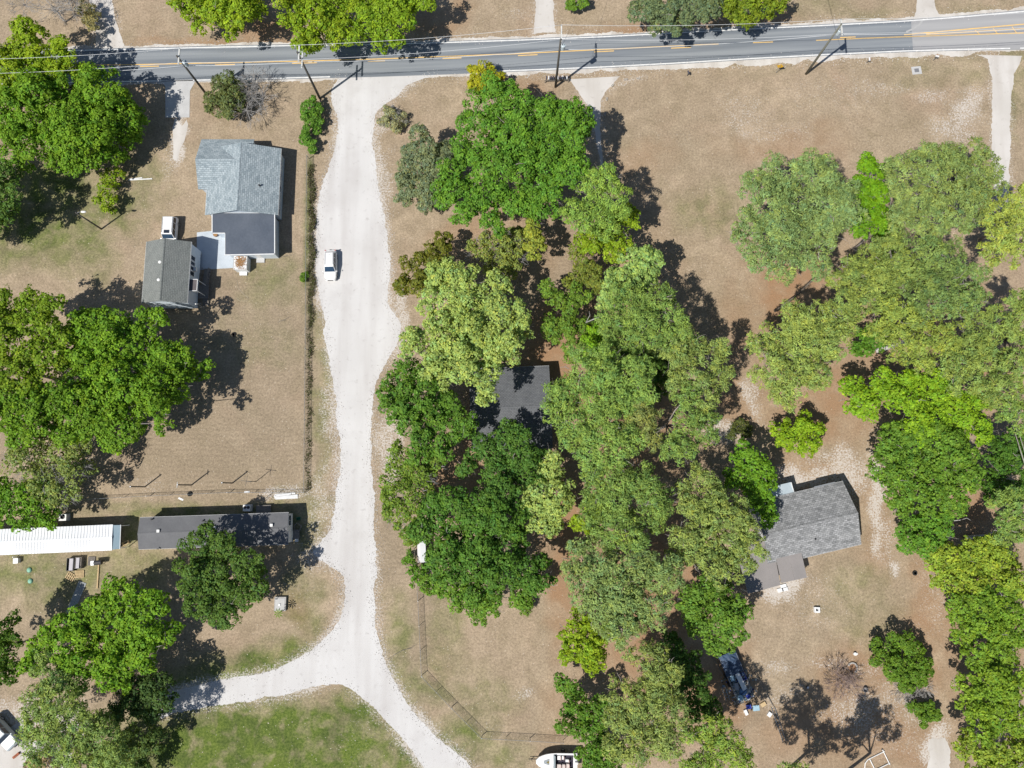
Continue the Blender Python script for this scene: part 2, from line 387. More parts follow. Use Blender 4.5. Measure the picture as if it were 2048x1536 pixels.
def gravel_material(name, c1, c2, c3, tracks=0.0):
    m = bpy.data.materials.new(name); m.use_nodes = True; nt = m.node_tree; L = nt.links.new
    b = nt.nodes['Principled BSDF']; b.inputs['Roughness'].default_value = 0.95; b.inputs['Specular IOR Level'].default_value = 0.1
    g = nd(nt, 'ShaderNodeNewGeometry')
    def noise(s, det=4, st=None):
        n = nd(nt, 'ShaderNodeTexNoise'); n.inputs['Scale'].default_value = s; n.inputs['Detail'].default_value = det
        if st:
            mp = nd(nt, 'ShaderNodeMapping'); mp.inputs['Scale'].default_value = st; L(g.outputs['Position'], mp.inputs[0]); L(mp.outputs[0], n.inputs['Vector'])
        else: L(g.outputs['Position'], n.inputs['Vector'])
        return n.outputs['Fac']
    def rng(v, a, c, lo=0.0, hi=1.0):
        r = nd(nt, 'ShaderNodeMapRange'); L(v, r.inputs[0]); r.inputs[1].default_value = a; r.inputs[2].default_value = c
        r.inputs[3].default_value = lo; r.inputs[4].default_value = hi; return r.outputs[0]
    def mix(f, A, B):
        x = nd(nt, 'ShaderNodeMix', data_type='RGBA'); L(f, x.inputs[0])
        for k, c in ((6, A), (7, B)):
            if isinstance(c, tuple): x.inputs[k].default_value = (*c, 1)
            else: L(c, x.inputs[k])
        return x.outputs[2]
    base = mix(rng(noise(.18), .35, .65), c1, c2)
    base = mix(rng(noise(.5, 5, (1.0, .10, 1)), .44, .70, 0, .62 + tracks), base, c3)
    base = mix(rng(noise(.22, 5), .56, .72, 0, .5), base, c3)
    base = mix(rng(noise(1.3, 6), .60, .74, 0, .5), base, tuple(c * .82 for c in c3))
    f = noise(9, 3)
    base = mix(rng(f, .56, .75, 0, .35), base, c3)
    L(base, b.inputs['Base Color'])
    bp = nd(nt, 'ShaderNodeBump'); bp.inputs['Strength'].default_value = 0.35; bp.inputs['Distance'].default_value = 0.04
    L(f, bp.inputs['Height']); L(bp.outputs[0], b.inputs['Normal'])
    return m
M_ROAD = gravel_material('white_limestone', (0.60, 0.592, 0.588), (0.555, 0.545, 0.54), (0.46, 0.44, 0.43))
M_SHOULDER = gravel_material('shoulder_gravel', (0.62, 0.595, 0.565), (0.54, 0.51, 0.475), (0.40, 0.36, 0.315), .2)
M_DRIVE = gravel_material('driveway_sand', (0.58, 0.555, 0.53), (0.52, 0.495, 0.465), (0.43, 0.395, 0.36), .1)
M_CONC = pm('concrete', (0.50, 0.50, 0.50), (0.43, 0.43, 0.43), 0.8, 0.9, 0.05, fine=.06)

left = dens(ROAD_L + [], .28, .13, 1); right = dens(ROAD_R, .28, .13, 2)
fin_ = dens(FORK_IN, .28, .10, 3); fl = dens(FORK_L, .28, .06, 4)
# one sheet: left edge down, round the west branch, back along the fork, down the east branch, up the right edge
poly = left + list(reversed(fl))[1:] + fin_ + list(reversed(right))
sheet('gravel_road', poly, 0.008, M_ROAD)
sheet('driveway', dens([(178,-6),(190,40),(190,97),(250,94),(240,60),(228,30),(222,-6)], .3, .10, 5, smooth=False), 0.006, M_DRIVE)
sheet('driveway', dens([(1068,-6),(1072,40),(1066,68),(1112,66),(1108,30),(1107,-6)], .3, .10, 6, smooth=False), 0.006, M_DRIVE)
sheet('driveway', dens([(1834,-6),(1833,20),(1828,38),(1880,34),(1870,15),(1868,-6)], .3, .06, 7, smooth=False), 0.006, M_DRIVE)
sheet('driveway', dens([(1140,158),(1155,180),(1172,205),(1187,225),(1190,260),(1196,300),(1204,350),(1209,345),(1203,290),(1201,250),(1202,200),(1212,182),(1226,170),(1240,152)], .3, .06, 8, smooth=False), 0.006, M_DRIVE)
sheet('driveway', dens([(1955,108),(1975,118),(1984,150),(1983,230),(1985,330),(1990,420),(2018,420),(2020,320),(2022,200),(2028,150),(2045,112)], .3, .09, 9, smooth=False), 0.006, M_DRIVE)
sheet('driveway', dens([(352,236),(346,255),(347,290),(346,318),(354,322),(360,300),(370,280),(377,250),(374,238),(364,252)], .3, .06, 10, smooth=False), 0.006, M_DRIVE)
sheet('driveway', dens([(-60,1560),(0,1470),(40,1440),(60,1432),(75,1460),(60,1480),(130,1500),(150,1512),(110,1560)], .3, .12, 12, smooth=False), 0.006, M_DRIVE)
sheet('driveway', dens([(1856,1540),(1855,1495),(1862,1478),(1890,1476),(1898,1500),(1900,1540)], .3, .1, 13, smooth=False), 0.006, M_DRIVE)
drv = MB(); drv.prism([tuple(G(*p)[:2]) for p in [(322,163),(331,173),(331,235),(379,235),(380,182),(389,166),(386,160),(323,162)]], -0.05, 0.03)
struct(drv.build('concrete_driveway', M_CONC))
# patio slab between house and cottage
pat = MB(); pat.prism([tuple(G(*p)[:2]) for p in [(394,465),(425,462),(460,462),(468,512),(466,536),(394,540)]], -0.05, 0.05)
struct(pat.build('patio_slab', pm('blue_concrete', (0.50, 0.55, 0.60), (0.43, 0.48, 0.53), 0.9, .85, .04, fine=.05)))

# ------------------------------------------------------------------ main road with painted lines
TOP = [(-120,110),(0,106),(150,100),(300,97),(450,93),(600,90),(750,88),(900,84),(1050,79),(1200,73),(1350,65),(1500,57),(1650,50),(1800,42),(1900,35),(2048,22),(2160,12)]
BOT = [(-120,172),(0,169),(150,166),(300,163),(450,160),(600,156),(750,152),(900,147),(1050,141),(1200,135),(1350,127),(1500,118),(1650,110),(1800,103),(1900,100),(2048,97),(2160,95)]
def lerp_line(t, n=160):
    out = []
    for k in range(n + 1):
        x = -120 + 2280 * k / n
        y = np.interp(x, [p[0] for p in TOP], [p[1] for p in TOP]) * (1 - t) + np.interp(x, [p[0] for p in BOT], [p[1] for p in BOT]) * t
        out.append((x, y))
    return out
def strip(name, top, bot, z, mat, parent=None):
    m = MB(); n = len(top); W0 = [G(*p) for p in top]; W1 = [G(*p) for p in bot]; u = 0
    for k in range(n - 1):
        du = (W0[k+1] - W0[k]).length
        m.poly([(*W1[k][:2], z), (*W1[k+1][:2], z), (*W0[k+1][:2], z), (*W0[k][:2], z)], [(u, 1), (u + du, 1), (u + du, 0), (u, 0)]); u += du
    return m.build(name, mat, parent)
def asphalt(name, c1, c2, c3):
    m = bpy.data.materials.new(name); m.use_nodes = True; nt = m.node_tree; L = nt.links.new
    b = nt.nodes['Principled BSDF']; b.inputs['Roughness'].default_value = 0.8; b.inputs['Specular IOR Level'].default_value = 0.35
    uv = nd(nt, 'ShaderNodeUVMap'); sep = nd(nt, 'ShaderNodeSeparateXYZ'); L(uv.outputs[0], sep.inputs[0])
    ramp = nd(nt, 'ShaderNodeValToRGB'); cr = ramp.color_ramp
    pts = [(0, .25), (.10, .1), (.22, .9), (.30, .75), (.40, .2), (.47, .1), (.56, .35), (.66, .6), (.76, .95), (.86, .35), (.93, .15), (1, .3)]
    cr.elements[0].position = 0; cr.elements[1].position = 1
    for p, v in pts[1:-1]: cr.elements.new(p)
    for e, (p, v) in zip(cr.elements, pts): e.color = (v, v, v, 1)
    L(sep.outputs[1], ramp.inputs[0])
    mp = nd(nt, 'ShaderNodeMapping'); mp.inputs['Scale'].default_value = (.06, 9, 1); L(uv.outputs[0], mp.inputs[0])
    n = nd(nt, 'ShaderNodeTexNoise'); n.inputs['Scale'].default_value = 1.0; n.inputs['Detail'].default_value = 5; L(mp.outputs[0], n.inputs['Vector'])
    g = nd(nt, 'ShaderNodeNewGeometry'); n2 = nd(nt, 'ShaderNodeTexNoise'); n2.inputs['Scale'].default_value = 6; n2.inputs['Detail'].default_value = 4; L(g.outputs['Position'], n2.inputs['Vector'])
    ad = nd(nt, 'ShaderNodeMath', operation='ADD'); L(ramp.outputs[0], ad.inputs[0])
    s1 = nd(nt, 'ShaderNodeMapRange'); L(n.outputs['Fac'], s1.inputs[0]); s1.inputs[1].default_value = .3; s1.inputs[2].default_value = .7; s1.inputs[3].default_value = -.35; s1.inputs[4].default_value = .35
    L(s1.outputs[0], ad.inputs[1])
    x = nd(nt, 'ShaderNodeMix', data_type='RGBA'); L(ad.outputs[0], x.inputs[0]); x.inputs[6].default_value = (*c1, 1); x.inputs[7].default_value = (*c2, 1)
    x2 = nd(nt, 'ShaderNodeMix', data_type='RGBA'); s2 = nd(nt, 'ShaderNodeMapRange'); L(n2.outputs['Fac'], s2.inputs[0]); s2.inputs[1].default_value = .5; s2.inputs[2].default_value = .8; s2.inputs[4].default_value = .35
    L(s2.outputs[0], x2.inputs[0]); L(x.outputs[2], x2.inputs[6]); x2.inputs[7].default_value = (*c3, 1)
    L(x2.outputs[2], b.inputs['Base Color'])
    return m
road = struct(strip('road', lerp_line(-.03), lerp_line(1.03), .020, asphalt('asphalt', (0.155, 0.175, 0.200), (0.26, 0.28, 0.30), (0.20, 0.21, 0.225))))
def part_line(t, x0, x1, dy=0.0, n=60):
    out = []
    for k in range(n + 1):
        x = x0 + (x1 - x0) * k / n
        y = np.interp(x, [p[0] for p in TOP], [p[1] for p in TOP]) * (1 - t) + np.interp(x, [p[0] for p in BOT], [p[1] for p in BOT]) * t
        out.append((x, y + dy))
    return out
pv = struct(strip('worn_pavement', [(1822 + .5*0, 44)] + part_line(-.02, 1830, 2160), [(1826, 100)] + part_line(1.02, 1830, 2160), .024, asphalt('old_asphalt', (0.30, 0.30, 0.31), (0.37, 0.37, 0.375), (0.33, 0.33, 0.335))))
M_WHITE = pm('road_paint_white', (0.78, 0.78, 0.77), (0.60, 0.60, 0.60), 1.6, .7)
M_YEL = pm('road_paint_yellow', (0.80, 0.52, 0.17), (0.62, 0.43, 0.20), 1.4, .7)
def line_on(name, mat, fn, x0, x1, w, n=60, z=.030):
    top = []; bot = []
    for k in range(n + 1):
        x = x0 + (x1 - x0) * k / n; y = fn(x); top.append((x, y - w / 2)); bot.append((x, y + w / 2))
    strip(name, top, bot, z, mat, road)
YT = lambda x: np.interp(x, [p[0] for p in TOP], [p[1] for p in TOP])
YB = lambda x: np.interp(x, [p[0] for p in BOT], [p[1] for p in BOT])
YC = lambda x: np.interp(x, [-120, 0, 270, 400, 600, 760, 1024, 1300, 1440, 1640, 1720, 1830, 2048, 2160], [132, 131, 129.5, 126.5, 122.5, 118, 108, 94.5, 88, 80.5, 77, 73, 66, 63])
line_on('edge_line', M_WHITE, lambda x: YT(x) + 1.0, -120, 2160, 2.3, 160)
line_on('edge_line', M_WHITE, lambda x: YB(x) - .6, -120, 660, 2.3, 60)
line_on('edge_line', M_WHITE, lambda x: YB(x) - .6, 980, 2020, 2.3, 100)
line_on('edge_line', M_WHITE, lambda x: YB(x) - .6, 2040, 2160, 2.3, 10)
line_on('centre_line', M_YEL, YC, -120, 1437, 1.9, 120)
for a, c in ((140,190),(280,318),(430,470),(584,634),(736,770),(885,923),(1036,1075),(1188,1228),(1342,1382)):
    line_on('centre_dash', M_YEL, lambda x: YC(x) + 4.0, a, c, 1.9, 8)
line_on('centre_dash', M_YEL, YC, 1506, 1546, 1.9, 8)
line_on('centre_dash', M_YEL, lambda x: YC(x) - 3.4, 1680, 1711, 1.9, 8)
line_on('centre_line', M_YEL, YC, 1632, 2160, 1.9, 60)
line_on('turn_bay_line', M_YEL, lambda x: 69.6 - (x - 1808) * .088, 1808, 2160, 2.2, 40)
line_on('turn_bay_line', M_YEL, lambda x: 68.6 - (x - 1852) * .055, 1852, 2160, 2.0, 40, .031)
for x in (1950, 1986, 2024, 2060, 2100):
    m = MB(); a = G(x, 69.6 - (x - 1808) * .088 + 3); c = G(x + 9, YC(x + 9)); d = (c - a).normalized(); nn = Vector((-d.y, d.x, 0)) * .07
    m.poly([(*(a - nn)[:2], .032), (*(c - nn)[:2], .032), (*(c + nn)[:2], .032), (*(a + nn)[:2], .032)]); m.build('hatch_line', M_YEL, road)
# white tyre scuffs crossing the new asphalt joint
m = MB(); pts = [G(1844, 42), G(1838, 50), G(1826, 58), G(1812, 64)]
for k in range(3):
    a, c = pts[k], pts[k+1]; d = (c - a).normalized(); nn = Vector((-d.y, d.x, 0)) * .14
    m.poly([(*(a - nn)[:2], .033), (*(c - nn)[:2], .033), (*(c + nn)[:2], .033), (*(a + nn)[:2], .033)])
m.build('dust_track', pm('dust', (.42,.42,.42), (.36,.36,.36), 3), road)
# gravel shoulders
def shoulder(t_edge, w_px, x0, x1, seed, side):
    r = np.random.default_rng(seed); n = int((x1 - x0) / 3)
    ys = YT if side < 0 else YB
    low = np.interp(np.arange(n + 1), np.arange(0, n + 9, 8), r.uniform(.4, 1.3, len(np.arange(0, n + 9, 8))))
    inner = [(x0 + (x1 - x0) * k / n, ys(x0 + (x1 - x0) * k / n) - side * 2) for k in range(n + 1)]
    outer = [(p[0], p[1] + side * (2 + w_px * low[k] + r.uniform(0, 2.4))) for k, p in enumerate(inner)]
    a, b = (outer, inner) if side < 0 else (inner, outer)
    struct(strip('gravel_shoulder', a, b, .004, M_SHOULDER))
shoulder(0, 6.5, -120, 2160, 21, -1)
shoulder(1, 5, -120, 600, 22, 1); shoulder(1, 8, 600, 1300, 23, 1); shoulder(1, 12, 1300, 1950, 24, 1); shoulder(1, 6, 1950, 2160, 25, 1)
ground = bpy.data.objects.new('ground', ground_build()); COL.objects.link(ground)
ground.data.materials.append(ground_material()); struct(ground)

# ------------------------------------------------------------------ buildings
def shingles(name, c1, c2, c3, row=.2, wid=.42, rough=.9, var=.5):
    m = bpy.data.materials.new(name); m.use_nodes = True; nt = m.node_tree; L = nt.links.new
    b = nt.nodes['Principled BSDF']; b.inputs['Roughness'].default_value = rough; b.inputs['Specular IOR Level'].default_value = .2
    uv = nd(nt, 'ShaderNodeUVMap')
    br = nd(nt, 'ShaderNodeTexBrick'); L(uv.outputs[0], br.inputs['Vector'])
    br.inputs['Scale'].default_value = 1.0; br.inputs['Brick Width'].default_value = wid; br.inputs['Row Height'].default_value = row
    br.inputs['Mortar Size'].default_value = .022; br.inputs['Mortar Smooth'].default_value = .4; br.inputs['Bias'].default_value = 0
    br.inputs['Color1'].default_value = (*c1, 1); br.inputs['Color2'].default_value = (*c2, 1); br.inputs['Mortar'].default_value = (*[c * .55 for c in c1], 1)
    n = nd(nt, 'ShaderNodeTexNoise'); n.inputs['Scale'].default_value = .8; n.inputs['Detail'].default_value = 5; L(uv.outputs[0], n.inputs['Vector'])
    mr = nd(nt, 'ShaderNodeMapRange'); L(n.outputs['Fac'], mr.inputs[0]); mr.inputs[1].default_value = .4; mr.inputs[2].default_value = .7; mr.inputs[4].default_value = var
    x = nd(nt, 'ShaderNodeMix', data_type='RGBA'); L(mr.outputs[0], x.inputs[0]); L(br.outputs['Color'], x.inputs[6]); x.inputs[7].default_value = (*c3, 1)
    n3 = nd(nt, 'ShaderNodeTexNoise'); n3.inputs['Scale'].default_value = 7; n3.inputs['Detail'].default_value = 3; L(uv.outputs[0], n3.inputs['Vector'])
    m3 = nd(nt, 'ShaderNodeMapRange'); L(n3.outputs['Fac'], m3.inputs[0]); m3.inputs[1].default_value = .3; m3.inputs[2].default_value = .7; m3.inputs[3].default_value = .80; m3.inputs[4].default_value = 1.22
    sc = nd(nt, 'ShaderNodeVectorMath', operation='SCALE'); L(x.outputs[2], sc.inputs[0]); L(m3.outputs[0], sc.inputs['Scale'])
    L(sc.outputs[0], b.inputs['Base Color'])
    bp = nd(nt, 'ShaderNodeBump'); bp.inputs['Strength'].default_value = .6; bp.inputs['Distance'].default_value = .02; L(br.outputs['Fac'], bp.inputs['Height']); bp.invert = True
    L(bp.outputs[0], b.inputs['Normal'])
    return m
M_SH_BLUE = shingles('blue_grey_shingles', (.215,.265,.295), (.365,.42,.45), (.375,.43,.455), .28, .55, .9, .35)
M_SH_GREY = shingles('weathered_grey_shingles', (.17,.175,.18), (.345,.35,.36), (.36,.365,.37), .28, .5, .9, .35)
M_SH_OLIVE = shingles('grey_green_shingles', (.175,.19,.185), (.215,.23,.222), (.235,.245,.235), .22, .5)
M_SH_DARK = shingles('dark_grey_shingles', (.115,.122,.135), (.145,.152,.165), (.16,.168,.18), .2, .4)
M_MEMB = pm('black_roof_membrane', (.075,.092,.122), (.10,.118,.15), .35, .75, .02, fine=.08)
M_TRIM = pm('white_trim', (.78,.79,.80), (.68,.69,.70), 2.0, .5)
M_SIDE_BLUE = pm('pale_blue_siding', (.62,.69,.76), (.55,.62,.69), 1.0, .6)
M_SIDE_WHITE = pm('white_siding', (.74,.76,.78), (.66,.68,.70), 1.0, .6)
M_BRICK = pm('brown_brick', (.30,.17,.115), (.22,.12,.085), 4.0, .9, .1)
M_GLASS = pm('window_glass', (.015,.02,.03), (.03,.04,.06), 2.0, .12, spec=.6)
M_WOOD = pm('weathered_wood', (.23,.21,.19), (.16,.145,.13), 5.0, .9, .1)
M_TIMBER = pm('new_timber', (.58,.44,.25), (.47,.34,.19), 3.0, .8, .05)
M_METAL = pm('grey_metal', (.36,.36,.37), (.28,.28,.29), 3.0, .45, metal=.5)
M_DARK = pm('dark_metal', (.03,.03,.035), (.05,.05,.055), 3.0, .5)
M_BLACK = pm('black_rubber', (.018,.018,.018), (.03,.03,.03), 3.0, .8)
M_ROOFMET = pm('taupe_metal_roof', (.27,.25,.245), (.235,.22,.215), .5, .55, .0, fine=.03)
M_WHITEMET = pm('white_metal_roof', (.74,.76,.79), (.66,.68,.71), .5, .4, fine=.04)
M_GALV = pm('galvanised_steel', (.48,.50,.52), (.38,.40,.42), 3.0, .4, metal=.6)
M_PVC = pm('white_plastic', (.78,.78,.77), (.68,.68,.67), 3.0, .4)
M_LEAFLIT = pm('dry_leaf_litter', (.42,.24,.10), (.22,.12,.06), 6.0, .95, .3, fine=.3)

def frame_of(a, b, c):
    """local frame from three ground corners: origin a, x towards b, y towards c"""
    ex = (b - a); lx = ex.length; ex.normalize(); ey = Vector((-ex.y, ex.x, 0)); ly = (c - a).dot(ey)
    M = Matrix(((ex.x, ey.x, 0, a.x), (ex.y, ey.y, 0, a.y), (0, 0, 1, 0), (0, 0, 0, 1)))
    return M, lx, ly
def window(root, M, c, w, h, axis, name='window', depth=.06, bars=1):
    """window on a wall: frame part with glass panes as sub-parts. axis 0: wall faces +-x, 1: faces +-y"""
    m = MB(); d = depth; t = .07
    def b(mm, du, dz, su, sz, th, out=0.0):
        if axis == 0: mm.box((c[0] + out, c[1] + du, c[2] + dz), (th, su, sz), M=None)
        else: mm.box((c[0] + du, c[1] + out, c[2] + dz), (su, th, sz), M=None)
    b(m, 0, h/2 - t/2, w, t, d); b(m, 0, -h/2 + t/2, w + .1, t, d + .04)
    b(m, -w/2 + t/2, 0, t, h - 2*t, d); b(m, w/2 - t/2, 0, t, h - 2*t, d)
    for k in range(1, bars): b(m, -w/2 + w * k / bars, 0, .05, h - 2*t, d)
    fr = m.build(name, M_TRIM, root)
    for k in range(bars):
        g = MB(); pw = (w - 2*t) / bars
        b(g, -w/2 + t + pw * (k + .5), 0, pw - .03, h - 2*t, .025); g.build('pane', M_GLASS, fr)
    return fr
def vent(root, p, r=.12, h=.35, mat=None, name='roof_vent'):
    m = MB(); m.cyl(p, r, h, 12); m.cyl((p[0], p[1], p[2] + h), r * 1.35, .05, 12, r * .9)
    return m.build(name, mat or M_GALV, root)

def gable_x(root, x0, x1, y0, y1, ze, zr, mat, over=.35, yr=None, th=.1, fascia=M_TRIM):
    """gable roof, ridge along x; walls are drawn by the caller"""
    yr = (y0 + y1) / 2 if yr is None else yr
    a0, a1 = x0 - over, x1 + over
    sl = (zr - ze) / (yr - y0); sl2 = (zr - ze) / (y1 - yr)
    yo, yp = y0 - over, y1 + over; zo, zp = ze - sl * over, ze - sl2 * over
    r = MB(); r.slab((a0, yo, zo), (a1, yo, zo), (a1, yr, zr), (a0, yr, zr), th); s = r.build('roof_slope', mat, root)
    r = MB(); r.slab((a1, yp, zp), (a0, yp, zp), (a0, yr, zr), (a1, yr, zr), th); s2 = r.build('roof_slope', mat, root)
    r = MB()
    for y_, z_, sg in ((yr - .16, zr - .16 * sl, 1), (yr, zr, -1)): pass
    c = MB(); c.slab((a0, yr - .17, zr - .17 * sl + .025), (a1, yr - .17, zr - .17 * sl + .025), (a1, yr, zr + .03), (a0, yr, zr + .03), .03)
    c.slab((a1, yr + .17, zr - .17 * sl2 + .025), (a0, yr + .17, zr - .17 * sl2 + .025), (a0, yr, zr + .03), (a1, yr, zr + .03), .03)
    c.build('ridge_cap', mat, root)
    for yy, zz, s_ in ((yo, zo, -1), (yp, zp, 1)):
        f = MB(); f.box(((a0 + a1) / 2, yy + s_ * .014, zz - .09), (a1 - a0, .022, .17)); f.build('fascia', fascia, root)
    return s, s2
def gable_walls(root, x0, x1, y0, y1, z0, ze, zr, mat, yr=None, along='x'):
    yr = (y0 + y1) / 2 if yr is None else yr
    w = MB()
    ring = [(y0, z0), (y1, z0), (y1, ze - .14), (yr, zr - .16), (y0, ze - .14)]
    w.loft([[(x0, y, z) for y, z in ring], [(x1, y, z) for y, z in ring]])
    return w.build('wall', mat, root)

# --- A: blue-grey shingled house, black flat-roofed rear wing.  Local x = photo up (+y), local y = photo left (-x)
ZE = 2.75
a = G(556, 430, ZE); b_ = G(556, 297, ZE)           # right eave, bottom / top
ha = empty('shingled_house', (a.x, a.y, 0), math.radians(90.0))
Lh = b_.y - a.y; Wd = (a.x - G(412, 400, ZE).x)
O = .35
gable_walls(ha, O, Lh - O, O, Wd - O, 0, ZE + .12, 4.65, M_SIDE_BLUE)
gable_x(ha, O, Lh - O, O, Wd - O, ZE + .12, 4.65, M_SH_BLUE, O)
# cross gable wing to the left: local y beyond Wd, ridge along local y
wy0 = G(401, 379, ZE).y - a.y; wy1 = G(401, 279, ZE).y - a.y; wx = a.x - G(400, 330, ZE).x
def gable_y(root, x0, x1, y0, y1, ze, zr, mat, over=.3):
    xr = (x0 + x1) / 2; sl = (zr - ze) / (xr - x0); q0, q1 = x0 - over, x1 + over; zo = ze - sl * over
    r = MB(); r.slab((q0, y0, zo), (q0, y1, zo), (xr, y1, zr), (xr, y0, zr), .1); r.build('roof_slope', mat, root)
    r = MB(); r.slab((q1, y1, zo), (q1, y0, zo), (xr, y0, zr), (xr, y1, zr), .1); r.build('roof_slope', mat, root)
    c = MB(); c.slab((xr - .16, y0, zr - .16*sl + .025), (xr - .16, y1, zr - .16*sl + .025), (xr, y1, zr + .03), (xr, y0, zr + .03), .03)
    c.slab((xr + .16, y1, zr - .16*sl + .025), (xr + .16, y0, zr - .16*sl + .025), (xr, y0, zr + .03), (xr, y1, zr + .03), .03); c.build('ridge_cap', mat, root)
gable_y(ha, wy0 + .3, wy1 - .3, Wd / 2 + .12, wx, ZE + .2, 4.42, M_SH_BLUE, .3)
w = MB(); ring = [(wy0 + .3, 0), (wy1 - .3, 0), (wy1 - .3, ZE + .05), ((wy0 + wy1) / 2, 4.25), (wy0 + .3, ZE + .05)]
w.loft([[(x, wx - .3, z) for x, z in ring], [(x, Wd - .9, z) for x, z in ring]]); w.build('wall', M_SIDE_BLUE, ha)
w = MB(); w.loft([[(x, a.x - G(508, 300, ZE).x + .15, z) for x, z in ((Lh-.7, 0), (wy1-.3, 0), (wy1-.3, ZE-.05), (Lh-.7, ZE+.3))], [(x, Wd - 1.2, z) for x, z in ((Lh-.7, 0), (wy1-.3, 0), (wy1-.3, ZE-.05), (Lh-.7, ZE+.3))]]); w.build('wall', M_SIDE_BLUE, ha)
y508 = a.x - G(508, 300, ZE).x; zs = (4.42 - ZE - .2) / ((wy1 - wy0) / 2 - .3); ze_ = ZE + .2 - zs * .3
mm = MB(); run = wy1 - (Lh - O) + .2; mm.slab((wy1, y508, ze_), (wy1, Wd / 2 + .12, ze_), (wy1 - run, Wd / 2 + .12, ze_ + zs * run), (wy1 - run, y508, ze_ + zs * run), .1); mm.build('roof_slope', M_SH_BLUE, ha)
for u in (1.0, 4.6, 6.6): window(ha, None, (u, O - .012, 1.75), .95, 1.1, 1, bars=1)
vent(ha, (4.1, 2.55, 3.62), .1, .45, M_DARK)
m = MB(); m.box(((wy0+wy1)/2 + .15, wx - 2.1, 4.22), (.5, 2.9, .02)); 
tag(ha, 'blue-grey shingled house with a cross gable and a black flat roof behind', 'house')
# flat rear wing
FZ = 2.85
def loc(px, py, z): p = G(px, py, z); return (p.y - a.y, a.x - p.x)
fp = [loc(424.5, 424, FZ), loc(549.5, 424, FZ), loc(549.5, 508, FZ), loc(449.5, 510, FZ), loc(449.5, 466.5, FZ), loc(424.5, 466.5, FZ)]
top_in = O - .03                                     # the wing stops at the gable wall
fp = [(min(x, .32), y) for x, y in fp]
def inset(poly, d):
    cx = sum(p[0] for p in poly) / len(poly); cy = sum(p[1] for p in poly) / len(poly); n = len(poly); out = []
    for i in range(n):
        p, q, r = Vector(poly[i-1]), Vector(poly[i]), Vector(poly[(i+1) % n])
        e1 = (q - p).normalized(); e2 = (r - q).normalized(); n1 = Vector((-e1.y, e1.x)); n2 = Vector((-e2.y, e2.x))
        s = 1 if sum(poly[k][0]*poly[(k+1)%n][1]-poly[(k+1)%n][0]*poly[k][1] for k in range(n)) > 0 else -1
        out.append(tuple(q + (n1 + n2) * d * s))
    return out
w = MB(); w.prism(inset(fp, .3), 0, FZ - .2); w.build('wall', M_SIDE_BLUE, ha)
w = MB(); w.prism(fp, FZ - .2, FZ - .03); w.build('fascia', M_TRIM, ha)
w = MB(); w.prism(inset(fp, .07), FZ - .03, FZ + .02); w.build('flat_roof', M_MEMB, ha)
for i in (1, 2, 4, 5):                                # white edge strip
    p, q = fp[i], fp[(i+1) % 6]
    mm = MB(); d = Vector((q[0]-p[0], q[1]-p[1])); L_ = d.length; mm.box(((p[0]+q[0])/2, (p[1]+q[1])/2, FZ + .03), (L_ + .1, .12, .05), math.atan2(d.y, d.x)); mm.build('roof_edge', M_TRIM, ha)
xw = (fp[1][0] + fp[2][0]) / 2
for du in (-1.0, .9): window(ha, None, (xw + du - .1, inset(fp, .3)[1][1] - .012, 1.75), .8, .9, 1)
xe = inset(fp, .3)[2][0]
mm = MB(); mm.box((xe - .03, inset(fp, .3)[2][1] + 2.7, 1.0), (.05, .95, 2.0)); mm.build('door', M_TRIM, ha)
mm = MB(); mm.box((xe - .35, inset(fp, .3)[2][1] + 2.7, .1), (.7, 1.2, .2)); mm.build('doorstep', M_CONC, ha)
# small boxed lean-to with leaf litter on its roof behind the wing
p0 = G(468, 512, 1.6); p1 = G(493, 539, 1.6)
lt = empty('lean_to_shed', (p0.x, p1.y, 0)); wx_, wy_ = p1.x - p0.x, p0.y - p1.y
mm = MB(); mm.box((wx_/2, wy_/2, .76), (wx_ - .1, wy_ - .1, 1.52)); mm.build('wall', M_SIDE_WHITE, lt)
mm = MB(); mm.box((wx_/2, wy_/2, 1.56), (wx_, wy_, .07)); mm.build('roof', pm('white_board', (.70,.71,.72), (.6,.61,.62)), lt)
mm = MB(); r_ = np.random.default_rng(3)
for k in range(420):
    x, y = np.clip(r_.normal(wx_*.52, wx_*.2), .08, wx_-.08), np.clip(r_.normal(wy_*.55, wy_*.22), .08, wy_-.08); s = r_.uniform(.05, .12); an = r_.uniform(0, 6.3); zz = 1.6 + r_.uniform(.005, .09)
    mm.poly([(x+math.cos(an+q)*s, y+math.sin(an+q)*s*.6, zz + r_.uniform(-.02,.02)) for q in (0, 1.57, 3.14, 4.71)])
ll = mm.build('leaf_litter', M_LEAFLIT, lt); ll['kind'] = 'stuff'
mm = MB(); mm.box((wx_*.5, -.2, .12), (1.1, .5, .24)); mm.build('step', M_TRIM, lt)
tag(lt, 'low white lean-to shed with dry brown leaves on its roof behind the black flat roof', 'shed')

